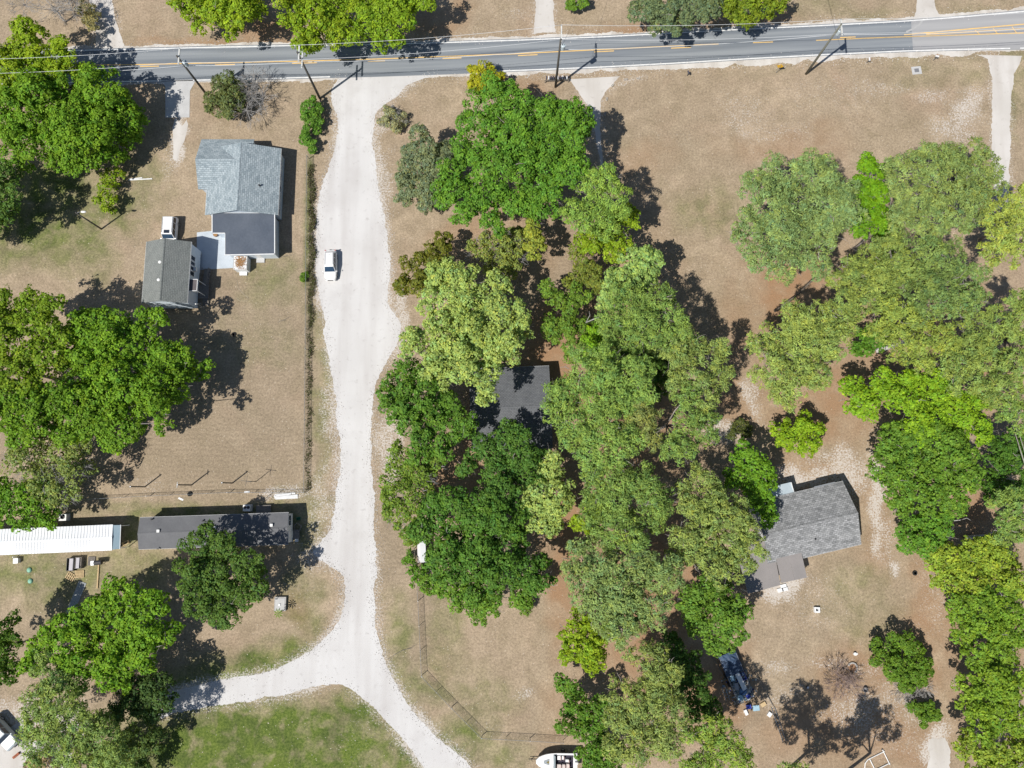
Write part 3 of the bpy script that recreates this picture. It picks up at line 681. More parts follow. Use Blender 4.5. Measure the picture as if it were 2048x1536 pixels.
# --- B: grey-green gabled cottage on piers, pale blue walls, ramp and small awning (ridge along photo up)
ZB = 4.05
c0 = G(375.5, 606, ZB); c1 = G(375, 484, ZB); c2 = G(288, 540, ZB)
hb = empty('gabled_cottage', (c0.x, c0.y, 0), math.radians(90))
Lb = c1.y - c0.y; Wb = c0.x - c2.x
gable_walls(hb, .15, Lb - .15, .22, Wb - .22, .45, ZB + .12, 5.55, M_SIDE_BLUE)
gable_x(hb, .15, Lb - .15, .22, Wb - .22, ZB + .12, 5.55, M_SH_OLIVE, .17)
mm = MB(); 
for i in range(4):
    for j in range(3): 
        pr = MB(); pr.box((.45 + i * (Lb - .9) / 3, .5 + j * (Wb - 1) / 2, .225), (.4, .4, .45)); pr.build('pier', M_CONC, hb)
sk = MB(); sk.box((Lb/2, Wb/2, .24), (Lb - .75, Wb - .8, .42)); sk.build('crawl_space_shade', M_DARK, hb)  # solid near-black block stands in for the shade under the floor
for k in range(14):                                     # siding boards on the gable wall facing the lens
    zz = .62 + k * .24; 
    sb = MB(); sb.box((.137, Wb/2, zz), (.022, Wb - .5, .2)); sb.build('siding_board', M_SIDE_BLUE, hb)
for u, bw in ((7.0, .75), (6.2, .65), (5.45, .65), (4.7, .75)): window(hb, None, (u, .205, 2.9), bw, 1.35, 1)
mm = MB(); mm.box((5.45, -.02, 2.45), (.55, .38, .4)); mm.build('window_air_conditioner', M_PVC, hb)
mm = MB(); mm.box((2.7, .2, 1.6), (.95, .05, 2.05)); mm.build('door', M_TRIM, hb)
aw = MB(); aw.box((2.8, -.38, 3.45), (1.75, 1.15, .06)); a_ = aw.build('awning', pm('brown_awning', (.13,.115,.12), (.10,.09,.095), 2), hb)
mm = MB(); 
for cx_, cy_, sx, sy in ((2.8, -.93, 1.75, .07), (1.95, -.38, .07, 1.1), (3.65, -.38, .07, 1.1)): mm.box((cx_, cy_, 3.48), (sx, sy, .12))
mm.build('awning_edge', M_TRIM, a_)
for x in (2.0, 3.6):
    mm = MB(); mm.box((x, -.88, 1.98), (.07, .07, 2.88)); mm.build('awning_post', M_TRIM, hb)
dk = MB(); dk.box((2.65, -.62, .52), (2.1, 1.5, .08)); dk.build('porch_deck', M_WOOD, hb)
for x in (1.7, 3.6):
    mm = MB(); mm.box((x, -1.25, .24), (.1, .1, .48)); mm.build('deck_post', M_WOOD, hb)
rm = MB(); rm.loft([[(3.7, -.3, .5), (3.7, -1.25, .5), (3.7, -1.25, .42), (3.7, -.3, .42)], [(6.3, -.35, .14), (6.3, -1.3, .14), (6.3, -1.3, .06), (6.3, -.35, .06)]]); rm.build('ramp', M_WOOD, hb)
for yy in (-.33, -1.3):
    mm = MB(); mm.tube([(3.7, yy, 1.4), (6.2, yy, 1.0)], .04, 6)
    for x in (3.8, 4.6, 5.4, 6.15): mm.tube([(x, yy, .1), (x, yy, 1.4 - (x - 3.7) * .16)], .035, 6)
    mm.build('ramp_rail', M_WOOD, hb)
for u in (3.0, 7.0): vent(hb, (u if u < 5 else 5.6, Wb * .56, 5.2), .17, .3, M_PVC)
st = MB()
for k in range(3): st.box((1.4 - k * .3, -.9, .42 - k * .15), (.3, .9, .06))
st.build('step', M_WOOD, hb)
tag(hb, 'small grey-green gabled cottage with pale blue walls, wooden ramp and a square awning', 'house')

# --- C: dark-roofed mobile home (long axis along photo x)
ZC = 2.95
c0 = G(276, 1099, ZC); c1 = G(575, 1093, ZC); c2 = G(279, 1035, ZC)
rz = math.atan2(c1.y - c0.y, c1.x - c0.x)
hc = empty('mobile_home', (c0.x, c0.y, 0), rz + math.radians(.8)); Lc = (c1 - c0).length; Wc = (c2 - c0).length
gable_walls(hc, .25, Lc - .05, .2, Wc - .2, .5, ZC, 3.35, M_SIDE_WHITE)
M_DKROOF = pm('dark_grey_rolled_roof', (.125,.128,.138), (.155,.158,.168), .5, .8, .03, fine=.06)
gable_x(hc, .25, Lc - .1, .2, Wc - .2, ZC, 3.35, M_DKROOF, .2)
mm = MB(); mm.box((Lc/2, Wc/2, .25), (Lc - .5, Wc - .5, .5)); mm.build('skirting', pm('grey_skirting', (.4,.4,.4), (.3,.3,.3)), hc)
for x, y in ((2.9, Wc*.56), (10.6, Wc*.60), (18.4, Wc*.62)):
    mm = MB(); mm.box((x, y, 3.4), (.38, .38, .22)); mm.build('roof_vent', M_PVC, hc)
for x, y in ((1.8, Wc*.93), (8.9, Wc*.83)): vent(hc, (x, y, 3.08), .1, .2, M_DARK, 'vent_pipe')
window(hc, None, (Lc - .035, Wc*.74, 1.95), 1.5, 1.0, 0, bars=2)
mm = MB(); mm.box((Lc - .02, Wc*.28, 1.5), (.05, .9, 1.95)); mm.build('door', M_TRIM, hc)
mm = MB(); mm.box((Lc + .45, Wc*.28, .45), (.9, 1.3, .12))
for q in ((.1,-.55),(.8,-.55),(.1,.55),(.8,.55)): mm.box((Lc + q[0], Wc*.28 + q[1], .2), (.09, .09, .4))
mm.build('stoop', M_WOOD, hc)
for x in (4., 8.6, 13.2): window(hc, None, (x, Wc - .19, 1.95), 1.1, .95, 1, bars=2)
mm = MB(); mm.box((Lc - 4.2, Wc + .55, .5), (2.1, 1.1, .1)); 
for k in range(6): mm.box((Lc - 4.2, Wc + .1 + k * .18, .56), (2.1, .14, .04))
mm.build('back_deck', M_WOOD, hc)
tag(hc, 'long dark-roofed mobile home partly covered by the shade of a round dark oak', 'mobile home')

# --- D: white ribbed-metal mobile home running out of the frame
ZD = 2.75
c0 = G(222, 1101, ZD); c1 = G(-60, 1113, ZD); c2 = G(222, 1049, ZD)
rz = math.atan2(c0.y - c1.y, c0.x - c1.x)
hd = empty('white_mobile_home', (c1.x, c1.y, 0), rz); Ld = (c0 - c1).length; Wd2 = (c2 - c0).length
gable_walls(hd, .1, Ld - .05, .15, Wd2 - .15, .4, ZD, 2.86, M_SIDE_WHITE)
gable_x(hd, .1, Ld, .15, Wd2 - .15, ZD, 2.86, M_WHITEMET, .12)
nrib = int(Ld / .42)
rib = None
for k in range(nrib):
    if rib is None:
        mm = MB(); w2 = Wd2
        mm.loft([[(-.02, .02, ZD+.0), (.02, .02, ZD+.0), (.02, .02, ZD+.025), (-.02, .02, ZD+.025)], [(-.02, w2/2, 2.89), (.02, w2/2, 2.89), (.02, w2/2, 2.915), (-.02, w2/2, 2.915)], [(-.02, w2-.02, ZD), (.02, w2-.02, ZD), (.02, w2-.02, ZD+.025), (-.02, w2-.02, ZD+.025)]])
        rib = mm.build('roof_rib', M_WHITEMET, hd); rib.location.x = .4
    else:
        o = rib.copy(); COL.objects.link(o); o.parent = hd; o.location.x = .4 + k * .42
mm = MB(); mm.loft([[(Ld - .0, .1, ZD - .1), (Ld, Wd2 - .1, ZD - .1), (Ld, Wd2 - .1, ZD), (Ld, .1, ZD)], [(Ld + .95, .15, 2.25), (Ld + .95, Wd2 - .15, 2.25), (Ld + .95, Wd2 - .15, 2.35), (Ld + .95, .15, 2.35)]])
mm.build('end_awning', pm('blue_grey_metal', (.33,.43,.50), (.27,.37,.44), 1.0, .5), hd)
mm = MB(); mm.box((Ld + .98, Wd2/2, 2.3), (.06, Wd2 - .2, .1)); 
for y in (.25, Wd2 - .25): mm.box((Ld + .95, y, 1.13), (.08, .08, 2.26))
mm.build('awning_frame', M_TRIM, hd)
mm = MB(); mm.box((Ld/2, Wd2/2, .2), (Ld - .4, Wd2 - .4, .4)); mm.build('skirting', pm('grey_skirting', (.4,.4,.4)), hd)
for x in (5., 10., 14.): window(hd, None, (x, Wd2 - .14, 1.8), 1.1, .9, 1, bars=2)
for x in (6., 12., 16.2): window(hd, None, (x, .14, 1.8), 1.1, .9, 1, bars=2)
tag(hd, 'white ribbed-metal mobile home with a blue-grey awning at its end', 'mobile home')

# --- E: dark shingled house among the trees
ZEe = 2.85
c0 = G(944, 902, ZEe); c1 = G(1105, 895, ZEe); c2 = G(1090.5, 729, ZEe)
rz = math.radians(2.2)
he = empty('dark_roofed_house', (c0.x, c0.y, 0), rz); Le = (c1 - c0).length; We = (c2.y - c1.y) * .985
gable_walls(he, .3, Le - .3, .3, We - .3, 0, ZEe + .1, 4.0, M_BRICK)
gable_x(he, .3, Le - .3, .3, We - .3, ZEe + .1, 4.0, M_SH_DARK, .35)
for x in (2.0, 5.0, 8.5): window(he, None, (x, We - .285, 1.7), 1.0, 1.1, 1, bars=1)
for y in (2.5, 6.5, 9.): window(he, None, (Le - .285, y, 1.7), 1.0, 1.1, 0, bars=1)
vent(he, (6.3, 8.0, 3.5), .09, .35, M_DARK)
tag(he, 'dark grey shingled house almost hidden under the trees', 'house')

# --- F: weathered grey shingled house, turned, with two taupe metal porch roofs
ZF = 2.8
cR = G(1722, 1088, ZF); cT = G(1685, 963, ZF); cB = G(1607, 1115.5, ZF)
ex = (cR - cB).normalized(); rz = math.atan2(ex.y, ex.x)
Lf = (cR - G(1537, 1133, ZF)).length; org = cR - ex * Lf
hf = empty('weathered_house', (org.x, org.y, 0), rz); eyv = Vector((-ex.y, ex.x, 0)); Wf = (cT - cR).dot(eyv)
gable_walls(hf, .35, Lf - .35, .35, Wf - .35, 0, ZF + .15, 4.55, M_SIDE_WHITE)
gable_x(hf, .35, Lf - .35, .35, Wf - .35, ZF + .15, 4.55, M_SH_GREY, .4)
def lf(px, py, z): p = G(px, py, z) - org; return (p.dot(ex), p.dot(eyv))
mm = MB(); mm.box((Lf - 2.6, Wf + .13, ZF + .03), (3.0, .16, .09)); mm.build('gutter', M_GALV, hf)
vent(hf, (6.9, 2.2, 3.55), .09, .35, M_DARK)
for x in (3.4, 7.5, 10.4): window(hf, None, (x, Wf - .33, 1.7), .95, 1.1, 1)
for x in (8.2, 11.): window(hf, None, (x, .33, 1.7), .95, 1.1, 1)
for y in (2.4, 6.): window(hf, None, (Lf - .33, y, 1.7), .95, 1.1, 0)
# upper left wing
x0, y0 = lf(1561, 972, 2.5); x1, y1 = lf(1581, 966, 2.5); xb, yb = lf(1586, 1000, 2.5)
mm = MB(); mm.box((x1 - 1.7, Wf + .35, 1.2), (3.1, 1.9, 2.4)); mm.build('wall', M_SIDE_WHITE, hf)
mm = MB(); mm.slab((x1 - 3.4, Wf + 1.5, 2.42), (x1 + .05, Wf + 1.5, 2.42), (x1 + .05, Wf - .55, 2.75), (x1 - 3.4, Wf - .55, 2.75), .08); mm.build('wing_roof', pm('pale_blue_metal_roof', (.45,.52,.57), (.38,.45,.5), .8, .5), hf)
mm = MB(); mm.box((x1 + .07, Wf + .48, 2.55), (.1, 2.0, .1)); mm.build('wing_edge', M_TRIM, hf)
# porch roofs
def flatroof(px4, z, name, posts):
    P = [lf(*p, z) for p in px4]; mm = MB(); mm.prism([P[0], P[1], P[2], P[3]] if True else P, z - .09, z); o = mm.build(name, M_ROOFMET, hf)
    for k in posts:
        q = MB(); cx = sum(p[0] for p in P)/4; cy = sum(p[1] for p in P)/4; x = P[k][0] + (cx - P[k][0]) * .06; y = P[k][1] + (cy - P[k][1]) * .06
        q.box((x, y, (z - .09)/2), (.11, .11, z - .09)); q.build('porch_post', M_TRIM, hf)
    return P
P1 = flatroof([(1496, 1188), (1561, 1170), (1543, 1073), (1470, 1092)], 2.95, 'porch_roof', (0, 1, 3))
P2 = flatroof([(1563, 1166), (1614, 1155), (1600, 1092), (1549, 1102)], 3.12, 'porch_roof', (0, 1))
mm = MB(); cx = [(P2[0][0]+P2[1][0])/2, (P2[2][0]+P2[3][0])/2]; mm.tube([(cx[0], (P2[0][1]+P2[1][1])/2, 3.13), ((cx[0]+cx[1])/2, (P2[0][1]+P2[2][1])/2, 3.13)], .03, 4); mm.build('roof_seam', M_ROOFMET, hf)
for k, (px, py) in enumerate([(1566, 1172), (1560, 1180), (1569, 1178)]):
    q = lf(px, py, 0); mm = MB(); mm.box((q[0], q[1], .1 + .0*k), (.8, .5, .2)); mm.build('step_block', M_TRIM, hf)
tag(hf, 'weathered grey gabled house standing askew with two flat taupe porch roofs', 'house')

# --- G: white metal lid of a low shed under the oaks
g0 = G(836, 1124, 1.9); g1 = G(852, 1084, 1.9)
gs = empty('pump_shed', (g0.x, g0.y, 0), math.radians(3))
mm = MB(); mm.box((.52, 1.6, .87), (.85, 3.0, 1.74)); mm.build('wall', M_SIDE_WHITE, gs)
mm = MB(); mm.slab((-.05, -.1, 1.76), (-.05, 3.3, 1.76), (.35, 3.3, 1.9), (.35, -.1, 1.9), .05); mm.build('roof_slope', pm('pinkish_metal', (.66,.62,.63), (.6,.56,.57)), gs)
mm = MB(); mm.slab((1.1, 3.3, 1.76), (1.1, -.1, 1.76), (.35, -.1, 1.9), (.35, 3.3, 1.9), .05); mm.build('roof_slope', M_WHITEMET, gs)
mm = MB(); mm.box((.52, .08, .9), (.6, .04, 1.6)); mm.build('door', M_METAL, gs)
tag(gs, 'small white pump shed peeping out under the dark oaks', 'shed')

# ------------------------------------------------------------------ utility poles and wires
M_BARK = pm('bark', (.16,.135,.11), (.095,.078,.062), 4.0, .95, .3)
M_POLE = pm('creosote_pole', (.115,.11,.10), (.075,.07,.062), 6.0, .9, .1, stretch=(1,1,.1))
M_POLE2 = pm('weathered_pole', (.20,.20,.17), (.14,.14,.115), 6.0, .9, .1, stretch=(1,1,.1))
M_ARM = pm('bleached_crossarm', (.62,.62,.60), (.50,.50,.48), 3.0, .8)
M_TRANS = pm('transformer_grey', (.50,.58,.62), (.42,.49,.53), 2.0, .45)
M_WIRE = pm('aluminium_wire', (.70,.72,.74), (.62,.64,.66), 3.0, .4)
M_CABLE = pm('black_cable', (.03,.03,.03), (.04,.04,.04), 3.0, .6)
POLES = [(-76.0, 58.5, 11.0, 0.0), (*G(414, 190)[:2], 10.2, .12), (*G(640, 197)[:2], 12.0, 0.0), (*G(1111, 174)[:2], 12.0, 1.0), (*G(1612, 148)[:2], 12.2, -.25), (84.0, 66.0, 12.0, 0.0)]
PL = [None, 'utility pole with round transformer standing beside the concrete driveway', 'utility pole with two crossarms beside the clipped hedge at the gravel road mouth',
      'utility pole with an offset crossarm behind the row of mailboxes', 'tall olive utility pole leaning over the worn pavement joint', None]
def utility_pole(i):
    x, y, H, off = POLES[i]
    root = empty('utility_pole', (x, y, 0)); mt = M_POLE2 if i == 4 else M_POLE
    m = MB(); m.tube([(0, 0, -.3), (0, 0, H * .5), (0, 0, H)], [.19, .165, .125], 10); m.build('pole', mt, root, smooth=True)
    arms = [H - .35] + ([H - 1.9] if i == 2 else [])
    for za in arms:
        m = MB(); m.box((.15, off * 1.15, za), (.18, 2.5, .16)); ar = m.build('crossarm', M_ARM, root)
        for yy in (-1.1, 0.05, 1.1):
            q = MB(); q.cyl((.15, off * 1.15 + yy, za + .065), .05, .16, 8, .035); q.build('insulator', M_TRANS, ar)
        b = MB(); b.tube([(.13, off * 1.15 - .6, za), (.0, 0, za - .7)], .022, 5); b.tube([(.13, off * 1.15 + .6, za), (0, 0, za - .7)], .022, 5); b.build('arm_brace', M_GALV, ar)
    if i in (1, 3, 4):
        m = MB(); zz = H - 2.2; m.cyl((.46, -.05, zz), .30, .85, 14); m.cyl((.46, -.05, zz + .85), .32, .06, 14, .2); t = m.build('transformer', M_TRANS, root, smooth=False)
        q = MB()
        for k in (-.1, .1): q.cyl((.46 + k, -.05, zz + .9), .035, .18, 8)
        q.build('bushing', M_DARK, t)
        q = MB(); q.box((.2, -.05, zz + .2), (.2, .1, .1)); q.build('bracket', M_GALV, t)
    if i != 1:
        m = MB(); m.box((.22, .0, H - 1.25), (.1, .1, .35)); m.build('fuse_cutout', M_PVC, root)
    tag(root, PL[i] or ('utility pole beyond the leafless grey tree across from the driveway' if i == 0 else 'utility pole beyond the turn-bay hatching of the worn pavement'), 'utility pole', 'utility poles along the road')
    return root
for i in range(6): utility_pole(i)
def sag(a, b, s, n=14):
    return [Vector(a).lerp(Vector(b), k / n) - Vector((0, 0, s * 4 * (k / n) * (1 - k / n))) for k in range(n + 1)]
NM = ['span past the leafless roadside tree', 'short span above the grey-green shrub', 'span above the gravel road mouth', 'span in front of the tan field', 'span above the turn bay']
for i in range(5):
    A, B = POLES[i], POLES[i+1]
    for k, (yy, dz) in enumerate(((-1.1, -.1), (1.1, -.1), (0.0, -2.7))):
        za, zb = A[2] + dz, B[2] + dz
        m = MB(); L_ = math.hypot(B[0]-A[0], B[1]-A[1])
        ya = A[1] + (A[3] * 1.15 + yy if dz > -1 else .2); yb = B[1] + (B[3] * 1.15 + yy if dz > -1 else .2)
        m.tube(sag((A[0] + .15, ya, za), (B[0] + .15, yb, zb), L_ * L_ * .0004 + .1), .022 if dz > -1 else .03, 5)
        w = m.build('power_line', M_WIRE if k < 2 else M_WIRE, None, smooth=True)
        tag(w, ('%s overhead wire, %s' % (('near-side', 'far-side', 'low neutral')[k], NM[i])), 'wire', 'overhead wires along the road')
for (a, b, za, zb, lab) in ((3, (1206, -60), 10.0, 5.5, 'thin black service wire crossing the asphalt beside the transformer pole'), (4, (1600, -60), 10.2, 6.5, 'thin black service wire crossing the asphalt from the olive pole')):
    m = MB(); e = G(*b); m.tube(sag((POLES[a][0] + .2, POLES[a][1], za), (e.x, e.y, zb), .5), .014, 4); tag(m.build('service_wire', M_CABLE), lab, 'wire')

# ------------------------------------------------------------------ lamp post, posts, antenna
p = G(203, 458); root = empty('lamp_post', p)
m = MB(); m.tube([(0, 0, -.2), (0, 0, 3.4), (0, 0, 6.5)], [.13, .11, .09], 10); m.build('pole', M_POLE, root, smooth=True)
m = MB(); m.tube([(0, 0, 6.3), (.5, .05, 6.55), (.95, .08, 6.6)], .035, 6); m.build('arm', M_GALV, root)
m = MB(); m.loft([[(.8 + dx, .08 + .17 * s * math.cos(a), 6.58 + .09 * s * math.sin(a)) for a in np.linspace(0, 6.28, 9)[:-1]] for dx, s in ((0, .6), (.15, 1.0), (.5, 1.0), (.72, .5))]); m.build('lamp_head', M_PVC, root, smooth=True)
tag(root, 'dark lamp post with a white lamp head on the olive lawn', 'lamp post')
for (px, py, h_, lab) in ((290, 973.5, 4.0, 'dark clothesline post beside the pale stony patch near the wire fence'), (383, 970, 4.4, 'dark clothesline post with a pale crossbar between two plain ones'), (465, 966, 3.8, 'dark clothesline post next to the cross-topped antenna')):
    p = G(px, py); root = empty('clothesline_post', p)
    m = MB(); m.tube([(0, 0, -.2), (0, 0, h_)], [.09, .08], 8); m.build('post', M_POLE, root)
    m = MB(); m.box((-.08, 0, h_ - .12), (.07, .8 if px == 383 else .35, .07)); m.build('crossbar', M_POLE if px != 383 else M_ARM, root)
    m = MB(); m.cyl((0, 0, h_), .085, .04, 8); m.build('cap', M_GALV, root)
    tag(root, lab, 'post', 'posts along the wire fence')
p = G(512, 963); root = empty('antenna', p)
m = MB(); m.tube([(0, 0, -.2), (0, 0, 3.9)], [.05, .035], 8); m.build('mast', M_POLE, root)
m = MB(); m.tube([(-.75, .1, 3.85), (.75, -.1, 3.85)], .035, 6); m.build('boom', M_WOOD, root)
m = MB(); m.tube([(-.1, -.75, 3.78), (.1, .75, 3.78)], .03, 6); m.build('element', M_WOOD, root)
tag(root, 'dark antenna mast topped with a cross near the white board pile', 'antenna')
p = G(410, 617); root = empty('antenna', p)
m = MB(); m.tube([(0, 0, -.2), (0, 0, 2.6)], [.035, .03], 8); m.build('mast', M_GALV, root)
m = MB(); m.tube([(-.15, 0, 2.6), (.55, .05, 2.6)], .025, 6); m.build('boom', M_GALV, root)
m = MB(); m.cyl((-.25, 0, 2.52), .12, .14, 10, .09); m.build('floodlight', M_PVC, root)
m = MB(); m.tube([(-.35, .2, .9), (.35, -.2, 1.1)], .025, 5); m.tube([(-.3, -.2, 1.1), (.3, .2, .9)], .025, 5); m.build('brace', M_WOOD, root)
tag(root, 'thin grey antenna mast with a white floodlight at the cottage corner', 'antenna')

# ------------------------------------------------------------------ chain-link fences
M_CHAIN = pm('chain_link', (.40,.40,.38), (.30,.30,.28), 5.0, .6, metal=.3)
def fence(name, label, pts, h=1.25, step=3.2, wire=.13, cat='fence'):
    W = [G(*p) for p in pts]; root = empty(name, W[0]); o = W[0]
    for i in range(len(W) - 1):
        a, b = W[i] - o, W[i+1] - o; L_ = (b - a).length; d = (b - a) / L_; n = max(1, round(L_ / step))
        for k in range(n + (1 if i == len(W) - 2 else 0)):
            q = a + d * (L_ * k / n); m = MB(); m.tube([(q.x, q.y, -.15), (q.x, q.y, h + .06)], .035 if k else .05, 6)
            m.build('post', M_GALV, root)
        m = MB(); m.tube([a + Vector((0, 0, h)), b + Vector((0, 0, h))], .024, 5); m.build('top_rail', M_GALV, root)
        m = MB(); nn = Vector((-d.y, d.x, 0)) * .006
        kk = int((L_ + h) / wire); t = .007
        for s in (1, -1):
            for j in range(kk):
                u0 = j * wire - (h if s < 0 else 0) + (0 if s > 0 else h) - (h if s > 0 else 0)
                u1 = u0 + h * 1.0
                z0, z1 = (.03, h) if s > 0 else (h, .03)
                if u0 < 0: z0 += (z1 - z0) * (0 - u0) / h; u0 = 0
                if u1 > L_: z1 = z0 + (z1 - z0) * max(0, (L_ - u0)) / max(u1 - u0, 1e-6); u1 = L_
                if u1 - u0 < .02: continue
                A = a + d * u0; B = a + d * u1
                m.poly([(A.x + nn.x * s, A.y + nn.y * s, z0 - t), (B.x + nn.x * s, B.y + nn.y * s, z1 - t), (B.x + nn.x * s, B.y + nn.y * s, z1 + t), (A.x + nn.x * s, A.y + nn.y * s, z0 + t)])
        w = m.build('wire_mesh', M_CHAIN, root); w['kind'] = 'stuff'
    tag(root, label, cat)
fence('chain_link_fence', 'weedy chain-link fence between the mowed yard and the white gravel road', [(618, 318), (616, 500), (615, 700), (612, 985)])
fence('chain_link_fence', 'low wire fence running behind the dark-roofed mobile home', [(148, 1000), (300, 992), (460, 985), (608, 985)], h=1.1)
fence('chain_link_fence', 'angled chain-link fence around the tan lawn beside the road fork', [(831, 1095), (838, 1200), (845, 1349), (905, 1412), (964, 1471), (1060, 1476), (1126, 1480)], h=1.25)

# ------------------------------------------------------------------ vehicles
M_PAINT_W = pm('white_car_paint', (.80,.80,.80), (.78,.78,.78), 1.0, .22, spec=.5)
M_PAINT_G = pm('pale_blue_grey_paint', (.42,.47,.50), (.40,.45,.48), 1.0, .3, spec=.5)
M_SHIELD = pm('windscreen_glass', (.02,.045,.085), (.035,.07,.12), 1.5, .08, spec=.7)
M_LAMP = pm('lamp_glass', (.6,.6,.58), (.5,.5,.5), 2.0, .15); M_TAIL = pm('tail_lamp', (.35,.02,.02), (.3,.02,.02), 2.0, .2)
def car(name, label, loc, rz, paint, L_=4.65, W_=1.85, H_=1.68, boxy=False, cat='car', sunroof=False):
    root = empty(name, loc, rz); hw = W_ / 2
    belt = 1.02 if not boxy else 1.12; hood = .98 if not boxy else 1.10
    def ring(x, w, zb, zt, r=.12):
        return [(x, -w + r*.6, zb), (x, w - r*.6, zb), (x, w, zb + .18), (x, w, zt - r), (x, w - r, zt), (x, -w + r, zt), (x, -w, zt - r), (x, -w, zb + .18)]
    xf, xr = L_ / 2, -L_ / 2
    if boxy: st = [(xr, hw*.93, .45, belt-.05), (xr+.1, hw, .3, belt), (xr+1.2, hw, .26, belt), (.9, hw, .26, belt), (1.05, hw, .26, hood), (xf-.25, hw*.98, .28, hood-.04), (xf-.05, hw*.94, .36, hood-.14), (xf, hw*.88, .42, hood-.25)]
    else: st = [(xr, hw*.80, .45, .88), (xr+.12, hw*.92, .34, .98), (xr+.6, hw*.99, .26, 1.04), (-.4, hw, .24, belt), (.75, hw, .24, belt), (1.15, hw*.99, .24, hood), (xf-.55, hw*.95, .28, hood-.10), (xf-.2, hw*.84, .34, .80), (xf-.05, hw*.70, .40, .68), (xf, hw*.56, .45, .58)]
    m = MB(); m.loft([ring(*s) for s in st]); body = m.build('body', paint, root, smooth=not boxy)
    b = body.modifiers.new('bevel', 'BEVEL'); b.width = .05; b.segments = 2
    # cabin frustum
    if boxy: B = [(xr+.08, hw*.97), (1.05, hw*.97)]; Tt = [(xr+.22, hw*.84), (.55, hw*.84)]
    else: B = [(xr+.22, hw*.90), (1.12, hw*.94)]; Tt = [(xr+.62, hw*.70), (.42, hw*.73)]
    zb, zt = belt - .04, H_
    c = {(0,0): (B[0][0], -B[0][1], zb), (0,1): (B[0][0], B[0][1], zb), (1,0): (B[1][0], -B[1][1], zb), (1,1): (B[1][0], B[1][1], zb)}
    d = {(0,0): (Tt[0][0], -Tt[0][1], zt), (0,1): (Tt[0][0], Tt[0][1], zt), (1,0): (Tt[1][0], -Tt[1][1], zt), (1,1): (Tt[1][0], Tt[1][1], zt)}
    m = MB(); m.loft([[c[0,0], c[1,0], c[1,1], c[0,1]], [d[0,0], d[1,0], d[1,1], d[0,1]]]); cb = m.build('cabin', paint, root)
    bv = cb.modifiers.new('bevel', 'BEVEL'); bv.width = .09; bv.segments = 3
    def pane(name, p00, p10, p11, p01, u0, u1, v0, v1, mat, out=.012):
        P = [Vector(q) for q in (p00, p10, p11, p01)]
        f = lambda u, v: (P[0]*(1-u)+P[1]*u)*(1-v) + (P[3]*(1-u)+P[2]*u)*v
        n = (P[1]-P[0]).cross(P[3]-P[0]).normalized()
        cen = (P[0]+P[1]+P[2]+P[3])/4
        if n.dot(cen - Vector((0, 0, .9))) < 0: n = -n
        q = [f(u0, v0), f(u1, v0), f(u1, v1), f(u0, v1)]
        mm = MB(); mm.loft([[x - n*.03 for x in q], [x + n*out for x in q]]); return mm.build(name, mat, root)
    pane('windscreen', c[1,0], c[1,1], d[1,1], d[1,0], .05, .95, .10, .93, M_SHIELD)
    pane('rear_window', c[0,0], c[0,1], d[0,1], d[0,0], .08, .92, .30, .90, M_GLASS)
    cuts = ((.05, .30), (.33, .62), (.65, .95)) if boxy else ((.08, .33), (.36, .64), (.67, .95))
    for s in (0, 1):
        for u0, u1 in cuts: pane('side_window', c[0,s], c[1,s], d[1,s], d[0,s], u0, u1, .12, .93, M_GLASS)
    for s in (-1, 1):
        for x in (xf - .92, xr + .92):
            m = MB(); rr = .35
            m.loft([[(x + rr*f*math.cos(a), s*(hw - .11 + dy), rr + .0 + rr*f*math.sin(a)) for a in np.linspace(0, 6.283, 17)[:-1]] for dy, f in ((-.12, .92), (-.08, 1), (.08, 1), (.115, .9))]); w = m.build('wheel', M_BLACK, root)
            m = MB(); m.loft([[(x + .22*math.cos(a), s*(hw + dy), rr + .22*math.sin(a)) for a in np.linspace(0, 6.283, 13)[:-1]] for dy in (-.02, .012)]); m.build('rim', M_GALV, w)
        m = MB(); m.box((1.02, s*(hw + .09), belt + .06), (.12, .2, .14)); m.build('mirror', paint, root, bevel=.03)
        m = MB(); m.box((xf - .28, s*hw*.70, hood - .22), (.30, .30, .12)); m.build('headlight', M_LAMP, root, bevel=.03)
        m = MB(); m.box((xr + .05, s*hw*.78, .92), (.12, .24, .2)); m.build('tail_light', M_TAIL, root, bevel=.03)
        m = MB(); m.tube([(Tt[0][0] + .1, s*(Tt[0][1] - .1), zt + .045), (Tt[1][0] - .25, s*(Tt[1][1] - .1), zt + .045)], .02, 5); m.build('roof_rail', M_METAL, root)
    m = MB(); m.box((xf - .08, 0, .5), (.16, W_*.72, .2)); m.build('front_bumper', M_METAL if boxy else paint, root, bevel=.04)
    m = MB(); m.box((xr + .05, 0, .52), (.16, W_*.8, .2)); m.build('rear_bumper', M_METAL if boxy else M_DARK, root, bevel=.04)
    m = MB(); m.box((xf - .04, 0, .72 if not boxy else .82), (.06, W_*.42, .14)); m.build('grille', M_DARK, root)
    if sunroof:
        m = MB(); m.box((.18, 0, zt + .004), (.5, .85, .02)); m.build('sunroof', M_GLASS, root)
        for x in (-.2, -1.1, -1.6):
            m = MB(); m.box((x, 0, zt + .006), (.03, W_*.78, .03)); m.build('roof_crossbar', M_METAL, root)
    else:
        m = MB(); m.box((xr + 1.0, 0, zt + .03), (.12, .04, .07)); m.build('roof_antenna', M_DARK, root)
    tag(root, label, cat)
    return root
ctr = (G(661.5, 531.5, .6)); car('white_suv', 'white sport utility car driving on the white gravel road', (ctr.x, ctr.y, .008), math.radians(-88.5), M_PAINT_W)
